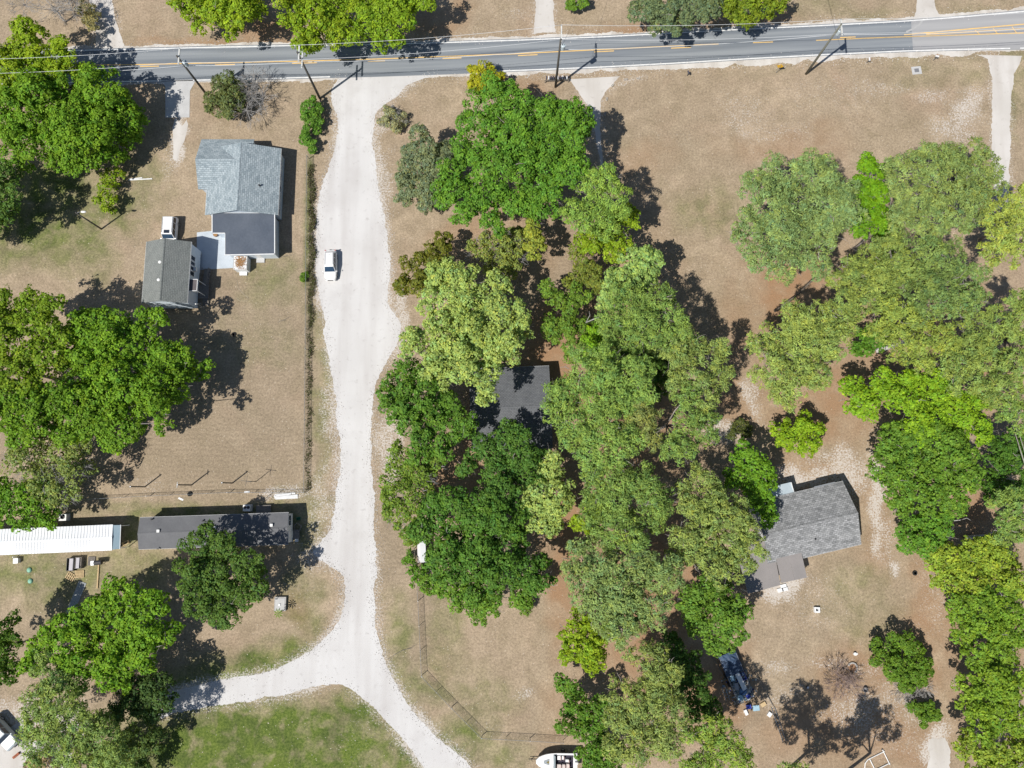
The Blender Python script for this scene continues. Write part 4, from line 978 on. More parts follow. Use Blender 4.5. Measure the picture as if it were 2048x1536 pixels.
ctr = (G(340, 465, .9)); car('parked_suv', 'boxy white van-like wagon parked against the small cottage', (ctr.x - .05, ctr.y - .0, 0), math.radians(-90.5), M_PAINT_W, 4.75, 1.95, 1.85, True, sunroof=True)
ctr = G(40, 1481, .6); hd_ = math.atan2(-.69, .72); car('parked_car', 'pale blue-grey car parked on sand beside the feathery pine', (ctr.x - 2.55 * math.cos(hd_) - .55, ctr.y - 2.55 * math.sin(hd_) - .75, .006), hd_, M_PAINT_G, 4.9, 1.95, 1.75, True)

# boat on its trailer
bc = G(1113, 1522, 1.0)
bt = empty('motorboat', (bc.x, bc.y, .45), math.radians(179)); BL, BW = 5.5, 2.25
def hull_ring(x, s=1.0, n=None):
    t = (x + BL/2) / BL                               # 0 stern .. 1 bow
    w = BW/2 * (1 if t < .45 else math.sqrt(max(0, 1 - ((t - .45) / .56) ** 2)))
    return max(w, .06) * s
xs = np.linspace(-BL/2, BL/2, 15)
M_HULL = pm('white_gelcoat', (.80,.80,.80), (.76,.76,.76), 1.0, .25, spec=.5)
m = MB(); HR = [[(x, -hull_ring(x), .95), (x, -hull_ring(x)*.86, .45), (x, 0, .05 + .35*max(0, (x/BL+.5)-.6)), (x, hull_ring(x)*.86, .45), (x, hull_ring(x), .95)] for x in xs]
for A_, B_ in zip(HR[:-1], HR[1:]):
    for k in range(4): m.poly([A_[k], A_[k+1], B_[k+1], B_[k]])
m.poly(HR[0]); m.poly(list(reversed(HR[-1]))); hl = m.build('hull', M_HULL, bt)
# deck: gunwale ring + fore deck, open cockpit
m = MB(); n_ = len(xs)
cock = (-2.2, .55)
for i in range(n_ - 1):
    x0_, x1_ = xs[i], xs[i+1]; w0, w1 = hull_ring(x0_), hull_ring(x1_)
    if cock[0] < (x0_ + x1_)/2 < cock[1]:
        for s in (-1, 1):
            m.poly([(x0_, s*w0, .97), (x1_, s*w1, .97), (x1_, s*(w1-.22), .99), (x0_, s*(w0-.22), .99)]); m.poly([(x0_, s*(w0-.22), .99), (x1_, s*(w1-.22), .99), (x1_, s*(w1-.26), .55), (x0_, s*(w0-.26), .55)])
    else: m.poly([(x0_, -w0, .97), (x1_, -w1, .97), (x1_, 0, 1.05), (x0_, 0, 1.05)]); m.poly([(x0_, 0, 1.05), (x1_, 0, 1.05), (x1_, w1, .97), (x0_, w0, .97)])
m.build('deck', M_HULL, bt)
m = MB(); m.box((-.85, 0, .53), (2.75, BW - .5, .04)); m.build('cockpit_floor', pm('dark_carpet', (.035,.03,.05), (.05,.045,.06), 4), bt)
m = MB(); m.loft([[(.45, -.95, 1.0), (.45, .95, 1.0), (.43, .95, 1.0), (.43, -.95, 1.0)], [(.2, -.85, 1.35), (.2, .85, 1.35), (.18, .85, 1.35), (.18, -.85, 1.35)]]); m.build('windscreen', pm('tinted_screen', (.25,.29,.31), (.2,.24,.26), 2, .1), bt)
m = MB(); m.prism([(1.0, -.38), (1.65, -.2), (1.75, 0), (1.65, .2), (1.0, .38)], 1.04, 1.075); m.build('bow_hatch', pm('grey_vinyl', (.33,.36,.38), (.28,.31,.33), 3), bt)
m = MB(); m.prism([(1.02, -.2), (1.4, 0), (1.02, .2)], 1.076, 1.10); m.build('hatch_cushion', pm('mustard_cushion', (.28,.22,.08), (.12,.10,.04), 6), bt)
for x, y, sx, sy in ((-.35, .55, .6, .5), (-.95, .55, .5, .5), (-1.5, .5, .5, .55), (-.35, -.5, .5, .5), (-.85, -.52, .35, .45), (-1.45, -.15, .5, .35)):
    m = MB(); m.box((x, y, .72), (sx, sy, .32)); st_ = m.build('seat', pm('cream_vinyl', (.62,.56,.53), (.52,.45,.43), 3) if y > 0 else M_HULL, bt, bevel=.04)
    q = MB(); q.box((x - sx/2 + .06, y, .98), (.1, sy, .26)); q.build('seat_back', pm('pink_vinyl', (.50,.36,.34), (.42,.3,.28), 3), st_, bevel=.03)
m = MB(); m.box((-2.42, 0, .92), (.4, BW - .4, .12)); m.build('transom', M_HULL, bt, bevel=.03)
m = MB(); m.loft([[(-2.9 + dx, .22*s*math.cos(a), 1.1 + .25*s*math.sin(a)) for a in np.linspace(0, 6.283, 11)[:-1]] for dx, s in ((0, .6), (.12, 1), (.4, 1), (.52, .7))]); m.box((-2.72, 0, .55), (.16, .12, .9)); m.build('outboard_motor', M_PVC, bt)
tag(bt, 'white open motorboat on a trailer by the dark thicket', 'boat')
tl = empty('boat_trailer', (bc.x, bc.y, 0), math.radians(179))
m = MB()
for s in (-1, 1): m.tube([(-2.3, s*.75, .42), (1.2, s*.75, .42), (2.7, 0, .42)], .045, 6)
for x in (-1.8, -.5, .8): m.tube([(x, -.75, .42), (x, .75, .42)], .035, 6)
m.build('frame', M_GALV, tl)
m = MB(); m.tube([(2.6, 0, .42), (3.75, 0, .42)], .05, 6); m.build('tongue', M_DARK, tl)
m = MB(); m.tube([(3.3, .12, .0), (3.3, .12, .75)], .04, 6); m.cyl((3.3, .12, 0), .1, .06, 8); m.build('jack', M_DARK, tl)
for s in (-1, 1):
    m = MB(); m.loft([[(-.9 + .3*math.cos(a), s*(1.12 + dy), .3 + .3*math.sin(a)) for a in np.linspace(0, 6.283, 15)[:-1]] for dy in (-.1, .1)]); w = m.build('wheel', M_BLACK, tl)
    m = MB(); m.loft([[(-.9 + .17*math.cos(a), s*(1.12 + dy), .3 + .17*math.sin(a)) for a in np.linspace(0, 6.283, 11)[:-1]] for dy in (-.105, .112)]); m.build('rim', M_GALV, w)
tag(tl, 'galvanised boat trailer with a long dark tongue under the motorboat', 'trailer')

# ------------------------------------------------------------------ mailboxes, sign, blocks
M_MB_W = pm('white_mailbox', (.74,.75,.77), (.66,.67,.69), 3, .4); M_MB_K = pm('dark_mailbox', (.05,.055,.08), (.08,.085,.11), 3, .4); M_FLAG = pm('red_flag', (.55,.04,.03), (.45,.03,.02), 3, .5)
def mailbox(label, px, py, rz, mat, h=1.05, group=None, post=True):
    p = G(px, py); root = empty('mailbox', p, rz)
    m = MB(); m.box((0, 0, (h - .12)/2 - .05), (.09, .09, h + .0)); m.build('post', M_WOOD, root)
    m = MB(); L_ = .5
    m.loft([[(-.1, y, h-.1), (.1, y, h-.1), (.1, y, h+.04), (.07, y, h+.11), (0, y, h+.14), (-.07, y, h+.11), (-.1, y, h+.04)] for y in (-L_/2, L_/2)]); b = m.build('box', mat, root)
    m = MB(); m.box((0, L_/2 + .01, h + .0), (.19, .02, .2)); m.build('door', mat, b)
    m = MB(); m.box((.115, .05, h + .12), (.015, .05, .2)); m.build('flag', M_FLAG, b)
    tag(root, label, 'mailbox', group)
    return root
cols = [M_MB_K, M_MB_W, M_MB_K, M_MB_K, M_MB_K, M_MB_W, M_MB_K, M_MB_W, M_MB_K, M_MB_W]
ords = ['first', 'second', 'third', 'fourth', 'fifth', 'sixth', 'seventh', 'eighth', 'ninth', 'tenth']
for k in range(10):
    mailbox('%s mailbox, %s of the roadside row counted away from the gravel drive' % ('white' if cols[k] is M_MB_W else 'dark', ords[9 - k]), 1092.5 + k * 4.5, 163.5 - k * .12, 0, cols[k], 1.05, 'mailboxes in the roadside row')
a_, b_2 = G(1089, 163.7), G(1137, 162.3)
m = MB(); m.box(((a_.x+b_2.x)/2, (a_.y+b_2.y)/2 - .18, .62), ((b_2-a_).length, .05, .16), math.atan2(b_2.y-a_.y, b_2.x-a_.x)); 
for t_ in (.02, .5, .98): q = a_.lerp(b_2, t_); m.box((q.x, q.y - .22, .35), (.09, .05, .8))
tag(m.build('mailbox_rail', M_WOOD), 'weathered wooden rail on short posts behind the row of mailboxes', 'rail')
mailbox('dark single mailbox on the verge of the tan field', 1374, 152, .3, M_MB_K, 1.0)
mailbox('small white mailbox on the verge past the tall olive pole', 1733, 126, 0, M_MB_W, 1.0)
mailbox('white mailbox near the mouth of the long sand drive', 1866, 121, 1.3, M_MB_W, 1.15)
p = G(1552, 146); root = empty('road_sign', p, math.radians(80))
m = MB(); m.box((0, 0, 1.0), (.05, .05, 2.2)); m.build('post', M_GALV, root)
m = MB(); s = .55; m.loft([[(.04 + d, s*math.cos(a), 1.75 + s*math.sin(a)) for a in (0, 1.571, 3.142, 4.712)] for d in (0, .012)]); m.build('panel', pm('sign_yellow', (.75,.45,.03), (.68,.40,.03), 2, .4), root)
tag(root, 'yellow diamond warning sign on a thin post by the road', 'sign')
BL_ = ['beside the mouth of the narrow gravel drive, nearest the white shoulder', 'at the bend of the narrow gravel drive', 'on the tan field next to the drive mouth', 'lying farthest along the tan field verge', 'first in the oak shade going down the drive', 'second in the oak shade going down the drive', 'third in the oak shade going down the drive', 'last in the oak shade, by the pale soft pine']
blk = None
for k, ((px, py), lab) in enumerate(zip([(1224.5,172),(1213,199),(1251,160),(1276,158),(1210,229),(1210,257),(1213,284),(1215,309)], BL_)):
    root = empty('concrete_block', G(px, py), [.9, 1.4, .2, 0, 1.5, 1.5, 1.5, 1.4][k])
    if blk is None:
        m = MB()
        for x in (-.19, 0, .19): m.box((x, 0, .1), (.035, .19, .2))
        for y in (-.085, .085): m.box((0, y, .1), (.345, .03, .198))
        blk = m.build('block_shell', pm('pale_block', (.55,.52,.48), (.46,.43,.39), 5, .9), root)
    else:
        o = blk.copy(); COL.objects.link(o); o.parent = root
    root.scale = (1.25, 1.25, 1.1)
    tag(root, 'pale hollow concrete block ' + lab, 'block', 'blocks lining the narrow drive')

# ------------------------------------------------------------------ yard things round the mobile homes
def simple(name, label, cat, loc, rz, parts, group=None):
    root = empty(name, loc, rz)
    for nm, mat, fn in parts:
        m = MB(); fn(m); m.build(nm, mat, root)
    return tag(root, label, cat, group)
def ac_unit(label, px, py, rz=0.0, two=False):
    p = G(px, py, .9); root = empty('air_conditioner', (p.x, p.y, 0), rz)
    m = MB(); m.box((0, 0, .05), (1.15, 1.0, .1)); m.build('pad', M_CONC, root)
    m = MB(); m.box((0, 0, .5), (1.05, .9, .8)); cs = m.build('casing', M_PVC, root, bevel=.03)
    for x in ((-.22, .24) if two else (0.0,)):
        m = MB(); r_ = .22 if two else .33; m.loft([[(x + (r_ + a)*math.cos(t), .08 + (r_ + a)*math.sin(t), z) for t in np.linspace(0, 6.283, 17)[:-1]] for a, z in ((0, .905), (0, .925), (-.14, .925), (-.14, .905))]); m.build('fan_ring', M_DARK, cs)
        m = MB()
        for k in range(3):
            an = k * 2.09; m.box((x + .08*math.cos(an), .08 + .08*math.sin(an), .912), (.17, .07, .015), an)
        m.build('fan_blade', M_DARK, cs)
    tag(root, label, 'air conditioner')
ac_unit('white two-fan air conditioner behind the dark-roofed mobile home', 493, 1016, 0, True)
ac_unit('white single-fan air conditioner behind the white ribbed mobile home', 125, 1035, 0.03)
# crates and pallets
def crate(label, px, py, w, d, h, rz, mat, lid, loff=0.0):
    p = G(px, py, h); root = empty('deck_box', (p.x, p.y, 0), rz)
    m = MB()
    for s in (-1, 1): m.box((s*(w/2 - .03), 0, h/2), (.06, d, h))
    for s in (-1, 1): m.box((0, s*(d/2 - .03), h/2), (w - .12, .06, h - .002))
    m.box((0, 0, .05), (w - .12, d - .12, .06)); m.build('box', mat, root)
    m = MB(); m.box((loff, 0, h + .02), (w * .52, d * .92, .04)); m.build('lid', lid, root)
    tag(root, label, 'box')
M_LID = pm('lilac_grey_lid', (.46,.44,.47), (.40,.38,.41), 3, .6)
crate('dark open box with a lilac-grey lid beside the white mobile home', 140, 1129, 1.0, 1.75, .75, .02, M_DARK, M_LID, .15)
crate('grey-topped box beside the dark open box', 156, 1126, .9, 1.55, .7, .02, M_WOOD, M_LID, -.05)
def pallet(label, px, py, rz, z=0.0, n=7, mat=None):
    p = G(px, py); root = empty('pallet', (p.x, p.y, z), rz)
    for k in range(n):
        m = MB(); m.box((-.55 + k * 1.1/(n-1), 0, .13), (.11, 1.0, .025)); m.build('slat', mat or M_TIMBER, root)
    for y in (-.45, 0, .45): m = MB(); m.box((0, y, .058), (1.15, .09, .115)); m.build('runner', mat or M_TIMBER, root)
    tag(root, label, 'pallet', 'pallets by the white mobile home')
pallet('pale wooden pallet at the end of the grey plank walk', 160, 1148, .05)
pallet('pale broken pallet lying tilted beside the other pallet', 142, 1153, -.5, 0, 5)
pallet('grey slatted pallet leaning in the shade by the barrel grill', 184, 1122, 1.57, 0, 9, M_WOOD)
a = G(166, 1164); b = G(139, 1228)
m = MB(); d = (b - a).normalized(); 
root = empty('plank_walk', a, math.atan2(d.y, d.x)); LL = (b - a).length
for k in range(4):
    m = MB(); m.box((LL/2, -.42 + k * .28, .04), (LL, .26, .05)); m.build('plank', pm('grey_plank', (.33,.35,.36), (.26,.28,.29), 3, .8), root)
for x in (.3, LL/2, LL - .3): m = MB(); m.box((x, 0, .006), (.1, 1.1, .018)); m.build('joist', M_WOOD, root)
tag(root, 'grey plank walk leading from the pallets into the tree shade', 'walkway')
for (px, py, lab) in ((59, 1140, 'green round septic lid next to the white box'), (61, 1162, 'green round septic lid with a pink marker beside it')):
    p = G(px, py); simple('septic_lid', lab, 'lid', p, 0, [('dome', pm('mint_plastic', (.22,.45,.33), (.18,.38,.28), 3, .5), lambda m: m.loft([[(r_*math.cos(t), r_*math.sin(t), z) for t in np.linspace(0, 6.283, 17)[:-1]] for r_, z in ((.33, 0), (.32, .12), (.24, .2), (.08, .24))])), ('riser', pm('dark_green_plastic', (.1,.2,.15), (.08,.16,.12), 3), lambda m: m.cyl((0, 0, -.1), .37, .14, 16))], 'septic lids on the lawn')
simple('utility_box', 'white square utility box beside the white mobile home wall', 'box', G(37, 1121), .06, [('box', M_PVC, lambda m: m.box((0, 0, .3), (.6, .65, .6))), ('cover', M_TRIM, lambda m: m.box((0, 0, .62), (.68, .72, .05))), ('pipe', M_PVC, lambda m: m.tube([(-.2, .5, 0), (-.25, .55, .9)], .07, 8))])
simple('timber_beam', 'long yellow timber beam lying beside the barrel grill', 'beam', G(197, 1150), math.radians(91), [('beam', M_TIMBER, lambda m: m.box((0, 0, .08), (3.6, .16, .16))), ('end_block', M_TIMBER, lambda m: m.box((-1.6, 0, .02), (.15, .3, .05)))])
p = G(203, 1124); root = empty('barrel_grill', p, .1)
m = MB(); m.loft([[(x, .32*math.cos(t), .85 + .32*math.sin(t)) for t in np.linspace(0, 6.283, 15)[:-1]] for x in (-.5, .5)]); m.build('barrel', M_DARK, root)
for x, y in ((-.4, -.25), (-.4, .25), (.4, -.25), (.4, .25)): m = MB(); m.tube([(x, y, 0), (x*.9, y*.7, .65)], .03, 6); m.build('leg', M_DARK, root)
m = MB(); m.box((-.75, 0, .95), (.45, .6, .04)); m.build('side_shelf', M_GALV, root)
tag(root, 'black barrel grill with a side shelf beside the timber beam', 'grill')
simple('sawhorse', 'small pale wooden frame at the corner of the white mobile home', 'frame', G(253, 1086), .45, [('rail', M_TIMBER, lambda m: m.box((0, .2, .4), (.9, .08, .08))), ('rail', M_TIMBER, lambda m: m.box((0, -.2, .4), (.9, .08, .08))), ('leg', M_TIMBER, lambda m: m.box((-.4, 0, .2), (.07, .5, .4))), ('leg', M_TIMBER, lambda m: m.box((.4, 0, .2), (.07, .5, .4)))])
# by the dark mobile home
p = G(596, 1055); root = empty('hose_coil', p)
m = MB(); pts = [( (.45 + .06*math.sin(5*t))*math.cos(t) + .05*math.sin(2.3*t), (.62 + .07*math.cos(3*t))*math.sin(t), .03 + .006*k) for k, t in enumerate(np.linspace(0, 18.8, 60))]; m.tube(pts, .022, 5); m.build('hose', pm('grey_hose', (.42,.38,.36), (.34,.3,.28), 4, .5), root, smooth=True)
m = MB(); m.cyl((*pts[-1][:2], .3), .03, .08, 8); m.build('nozzle', M_GALV, root)
tag(root, 'coiled grey hose at the end of the dark-roofed mobile home', 'hose')
simple('plastic_tub', 'green plastic tub beside the coiled hose', 'tub', G(598, 1037), .2, [('tub', pm('green_plastic', (.03,.20,.11), (.02,.16,.09), 3, .5), lambda m: m.loft([[(-.28*s, -.2*s, z), (.28*s, -.2*s, z), (.28*s, .2*s, z), (-.28*s, .2*s, z)] for s, z in ((.8, 0), (1, .32), (.92, .32), (.75, .06))])), ('rim', pm('light_green', (.1,.3,.2), (.08,.26,.17), 3), lambda m: m.box((0, .205, .31), (.6, .03, .04)))])
simple('cooler', 'small white cooler at the step of the dark-roofed mobile home', 'cooler', G(593, 1079, .4), .05, [('body', M_PVC, lambda m: m.box((0, 0, -.22), (.4, .6, .36))), ('lid', M_TRIM, lambda m: m.box((0, 0, -.01), (.44, .64, .06)))])
simple('white_pipe', 'short white pipe lying along the dark-roofed mobile home', 'pipe', G(563, 1089), .06, [('pipe', M_PVC, lambda m: m.tube([(-.55, 0, .06), (.55, 0, .06)], .06, 8)), ('coupling', M_PVC, lambda m: m.tube([(.4, 0, .06), (.58, 0, .06)], .075, 8))])
p = G(572, 992); root = empty('board_pile', p, .08)
for k, (dx, dy, l, w_, z) in enumerate(((0, 0, 3.4, .28, .05), (.1, -.3, 3.2, .26, .05), (-.1, .28, 2.9, .24, .05), (.05, -.08, 3.3, .26, .13), (-.3, .2, 2.2, .24, .13))):
    m = MB(); m.box((dx, dy, z), (l, w_, .06), .03 * (k - 2)); m.build('board', pm('white_board', (.70,.66,.64), (.6,.56,.54), 3) , root)
tag(root, 'pile of whitewashed boards at the corner of the wire fence', 'boards')
simple('wire_frame', 'tangled pale wire frame beside the whitewashed board pile', 'frame', G(537, 995), .4, [('frame', M_WOOD, lambda m: (m.tube([(-.6, 0, .03), (.5, .3, .5), (.6, -.3, .03)], .025, 5), m.tube([(-.5, -.3, .03), (.1, .1, .5), (.6, .35, .03)], .025, 5)))])
for (px, py, l, lab) in ((362, 998, .5, 'small white scrap by the wire fence next to a dark tyre'), (494, 984, .55, 'white board scrap on the wire fence line')):
    simple('board_scrap', lab, 'board', G(px, py), -.4 if px < 400 else .05, [('board', M_TRIM, lambda m: m.box((0, 0, .03), (.75, .26, .05))), ('cleat', M_TRIM, lambda m: m.box((.2, 0, .07), (.06, .24, .03)))])
def tyre(label, px, py):
    simple('tyre', label, 'tyre', G(px, py), 0, [('tread', M_BLACK, lambda m: m.loft([[(r_*math.cos(t), r_*math.sin(t), z) for t in np.linspace(0, 6.283, 19)[:-1]] for r_, z in ((.30, .0), (.34, .05), (.34, .15), (.30, .2), (.20, .19), (.18, .1), (.20, .01))], False)), ('bead', M_BLACK, lambda m: m.loft([[(r_*math.cos(t), r_*math.sin(t), z) for t in np.linspace(0, 6.283, 19)[:-1]] for r_, z in ((.21, .2), (.21, .215), (.18, .215), (.18, .2))]))])
tyre('black tyre lying against the wire fence', 380, 988)
tyre('black tyre on the tree-shaded lawn near the pale blue cottage', 468, 669)
tyre('half-buried black tyre on the sandy yard edge', 1829, 1146)
# well cover
simple('well_cover', 'square concrete well cover with a white hatch on the lawn', 'well cover', G(562, 1207), .0, [('slab', pm('mottled_concrete', (.44,.43,.42), (.33,.32,.31), 2.2, .9, .1), lambda m: m.box((0, 0, .22), (1.6, 1.9, .44))), ('rim', M_CONC, lambda m: m.box((0, 0, .455), (1.3, 1.55, .03))), ('hatch', M_PVC, lambda m: m.box((-.05, -.1, .52), (.25, .3, .1)))])
# palm sapling next to it
p = G(567, 1221); root = empty('palm_sapling', p)
m = MB(); m.tube([(0, 0, -.05), (.02, 0, .9), (0, 0, 2.2)], [.06, .05, .04], 6); m.build('trunk', M_BARK if 'M_BARK' in globals() else M_WOOD, root)
for k in range(9):
    an = k * .7; m = MB(); el = .3 + .5 * (k % 3) / 2
    A = Vector((0, 0, 2.15)); Bq = A + Vector((math.cos(an)*.45, math.sin(an)*.45, .15*el)); Cq = A + Vector((math.cos(an)*.75, math.sin(an)*.75, -.15)); s_ = Vector((-math.sin(an), math.cos(an), 0)) * .09
    m.poly([A, Bq - s_, Cq, Bq + s_]); m.build('frond', pm('palm_green', (.16,.26,.03), (.10,.18,.02), 4), root)
tag(root, 'slim palm sapling beside the concrete well cover', 'palm')
# boards on the lawn, garden hose, sticks
p = G(281, 358); root = empty('white_planks', p, .06)
for k, (dy, l) in enumerate(((-.09, 3.6), (.1, 2.0))): m = MB(); m.box(((-.7 if k else 0), dy, .05), (l, .15, .08), .05 * k); m.build('plank', M_TRIM, root)
tag(root, 'two white planks lying on the grass beside the house driveway', 'planks')
m = MB(); m.tube([(*G(*q)[:2], .02) for q in ((474, 560), (476, 575), (487, 588), (497, 597), (494, 602), (480, 602), (473, 596))], .018, 5); tag(m.build('garden_hose', pm('pale_hose', (.55,.5,.42), (.45,.4,.33), 4, .5), smooth=True), 'thin pale garden hose looping over the dry lawn', 'hose')
simple('flower_pot', 'half-round planter under the edge of the black flat roof', 'planter', G(433, 471), 0, [('pot', pm('brown_clay', (.25,.16,.12), (.18,.11,.08), 3), lambda m: m.cyl((0, 0, .05), .26, .42, 14, .34)), ('soil', M_LEAFLIT, lambda m: m.cyl((0, 0, .42), .3, .06, 12))])
def stick(label, pts, r_=.03, z=.05):
    root = empty('fallen_branch', G(*pts[0])); o = root.location
    m = MB(); W = [G(*q) - o for q in pts]; m.tube([(w.x, w.y, z + .05 * (k % 2)) for k, w in enumerate(W)], [r_] * (len(W) - 1) + [r_ * .5], 5); m.build('limb', M_WOOD, root)
    q = W[len(W)//2]; m = MB(); m.tube([(q.x, q.y, z), (q.x + .35, q.y - .25, z + .12)], [r_*.7, r_*.3], 4); m.build('twig', M_WOOD, root)
    tag(root, label, 'branch')
stick('thin fallen branch on the verge of the road fork', [(776, 1318), (795, 1306), (806, 1300), (822, 1296), (834, 1288)])
stick('dark stick on the mowed yard', [(555, 645), (568, 640), (581, 633)])
stick('brown stick at the foot of the black-roofed wing', [(559, 516), (572, 512), (590, 509)])
stick('pale stick on the green lawn beside the road curve', [(778, 1497), (781, 1490), (783, 1484)], .02)
simple('concrete_pad', 'grey concrete pad on the verge of the long sand drive', 'pad', G(1833, 141), .1, [('pad', M_CONC, lambda m: m.box((0, 0, .02), (1.5, 1.3, .06))), ('lid', M_METAL, lambda m: m.box((0, 0, .06), (.7, .6, .03)))])
simple('toolbox', 'rust-red toolbox on the sand in front of the blue-grey car', 'box', G(34, 1510), .7, [('box', pm('rust_red', (.36,.12,.06), (.28,.09,.05), 4), lambda m: m.box((0, 0, .14), (.95, .32, .28))), ('handle', M_DARK, lambda m: m.tube([(-.2, 0, .28), (-.2, 0, .36), (.2, 0, .36), (.2, 0, .28)], .02, 5))])

# ------------------------------------------------------------------ sandy yard, lower right
simple('flue_block', 'square pale flue block with a dark hole on the sandy yard', 'block', G(1632, 1219), -.05, [('wall', M_TRIM, lambda m: (m.box((0, .27, .22), (.75, .2, .44)), m.box((0, -.27, .22), (.75, .2, .44)), m.box((-.27, 0, .22), (.2, .34, .438)), m.box((.27, 0, .22), (.2, .34, .438)))), ('pit', M_BLACK, lambda m: m.box((0, 0, .03), (.34, .34, .06)))])
p = G(1704, 1335); root = empty('fire_ring', p)
for k in range(11):
    an = -.9 + k * .34; m = MB(); m.box((.62*math.cos(an), .62*math.sin(an), .13), (.2, .24, .26), an); m.build('ring_stone', pm('pale_stone', (.5,.48,.46), (.4,.38,.36), 4) , root)
m = MB(); m.cyl((0, 0, .0), .52, .03, 18); m.build('ash_bed', pm('orange_ash', (.38,.22,.12), (.3,.17,.1), 4), root)
tag(root, 'round stone fire ring with orange ash in the sandy yard', 'fire pit')
simple('bucket', 'dark open bucket beside the stone fire ring', 'bucket', G(1728, 1378), 0, [('drum', M_METAL, lambda m: m.loft([[(r_*math.cos(t), r_*math.sin(t), z) for t in np.linspace(0, 6.283, 17)[:-1]] for r_, z in ((.26, 0), (.32, .5), (.29, .5), (.24, .05))])), ('handle', M_DARK, lambda m: m.tube([(-.31, 0, .48), (0, .3, .5), (.31, 0, .48)], .015, 5))])
simple('bucket', 'small white bucket with a rag near the fire ring', 'bucket', G(1708, 1307), .2, [('pail', M_PVC, lambda m: m.cyl((0, 0, 0), .18, .36, 12, .22)), ('rag', M_TRIM, lambda m: m.box((.3, -.12, .03), (.35, .3, .05), .5))])
simple('paint_can', 'tiny dark can on the sand near the dead brush heap', 'can', G(1614, 1374), 0, [('can', M_DARK, lambda m: m.cyl((0, 0, 0), .15, .3, 10)), ('lid', M_TRIM, lambda m: m.cyl((0, 0, .3), .14, .02, 10))])
p = G(1745, 1524); root = empty('pipe_frame', p, .42)
fr = [((-1.9, -1.0), (-1.0, .35)), ((-1.0, .35), (-.4, .6)), ((-.4, .6), (2.1, .6)), ((-.2, .58), (-.2, -1.1)), ((1.95, .9), (1.95, -1.2)), ((-.2, -1.0), (2.05, -1.0))]
for k, (a2, b2) in enumerate(fr): m = MB(); m.tube([(*a2, .12 + .004*k), (*b2, .12 + .004*k)], .065, 8); m.build('pipe', M_PVC, root)
for q in ((1.95, .9), (1.95, -1.15), (-.2, -1.1)): m = MB(); m.box((*q, .06), (.18, .18, .12)); m.build('foot', M_DARK, root)
tag(root, 'white pipe frame lying on the reddish sand', 'frame')
# junk heap on a flat trailer
p = G(1470, 1352); jr = math.radians(112)
root = empty('flatbed_trailer', p, jr)
for k in range(7): m = MB(); m.box((0, -1.05 + k * .35, .5), (6.2, .33, .06)); m.build('deck_board', pm('dark_boards', (.06,.065,.08), (.09,.095,.11), 3), root)
m = MB()
for s in (-1, 1): m.box((0, s*1.1, .41), (6.2, .1, .12))
m.build('chassis', M_DARK, root)
for x in (-.6, .5):
    for s in (-1, 1):
        m = MB(); m.loft([[(x + .36*math.cos(a), s*(1.32 + dy), .36 + .36*math.sin(a)) for a in np.linspace(0, 6.283, 15)[:-1]] for dy in (-.1, .1)]); m.build('wheel', M_BLACK, root)
for s in (-1, 1): m = MB(); m.tube([(-3.1, s*1.18, .98), (3.1, s*1.18, .98)], .04, 6); [m.tube([(x, s*1.18, .5), (x, s*1.18, .98)], .03, 5) for x in (-3, -1, 1, 3)]; m.build('side_rail', M_METAL, root)
tag(root, 'dark flatbed trailer loaded with blue and white junk', 'trailer')
M_TARP = pm('navy_tarp', (.05,.085,.15), (.035,.06,.11), 1.5, .6); M_BLUE = pm('blue_plastic', (.04,.07,.36), (.03,.05,.28), 2, .4); M_PALEB = pm('pale_blue_plastic', (.36,.52,.62), (.28,.43,.53), 2, .5)
c_, s_ = math.cos(jr), math.sin(jr); p_j = (p.x, p.y); s_j = s_
def jp(x, y, z): return (p.x + x*c_ - y*s_, p.y + x*s_ + y*c_, z)
rj = np.random.default_rng(8)
# tarp over the front half: sagging cloth
m = MB(); nx_, ny_ = 10, 10
gv = [[jp(.6 + 2.9*i/nx_, -1.3 + 2.6*j/ny_, .95 + .35*math.sin(3.1*j/ny_) + rj.normal(0, .05)) for j in range(ny_+1)] for i in range(nx_+1)]
for i in range(nx_):
    for j in range(ny_): m.poly([gv[i][j], gv[i+1][j], gv[i+1][j+1], gv[i][j+1]])
tp = m.build('tarp', M_TARP); sol = tp.modifiers.new('thick', 'SOLIDIFY'); sol.thickness = .02; tag(tp, 'navy tarp stretched over one end of the junk trailer', 'tarp')
def jthing(name, label, cat, x, y, rz, parts): simple(name, label, cat, jp(x, y, .53), jr + rz, parts)
jthing('white_door', 'long white door panel lying on the junk trailer', 'panel', -.55, -.25, .05, [('panel', M_TRIM, lambda m: m.box((0, 0, .62), (2.4, .62, .06))), ('support', M_WOOD, lambda m: m.box((0, 0, .235), (1.8, .4, .47)))])
jthing('blue_bin', 'deep blue plastic bin on the junk trailer beside the white door', 'bin', -.1, -.85, .1, [('bin', M_BLUE, lambda m: m.loft([[(-.5*s, -.28*s, z), (.5*s, -.28*s, z), (.5*s, .28*s, z), (-.5*s, .28*s, z)] for s, z in ((.85, 0), (1, .6), (.93, .6), (.8, .08))])), ('rim', M_BLUE, lambda m: m.box((0, .29, .59), (1.05, .04, .05)))])
jthing('water_drum', 'round pale blue drum on the junk trailer', 'drum', -2.4, .75, 0, [('drum', M_PALEB, lambda m: m.cyl((0, 0, 0), .36, .8, 18)), ('lid', M_PALEB, lambda m: m.cyl((0, 0, .8), .38, .04, 18)), ('cap', M_DARK, lambda m: m.cyl((.12, .1, .84), .05, .04, 8))])
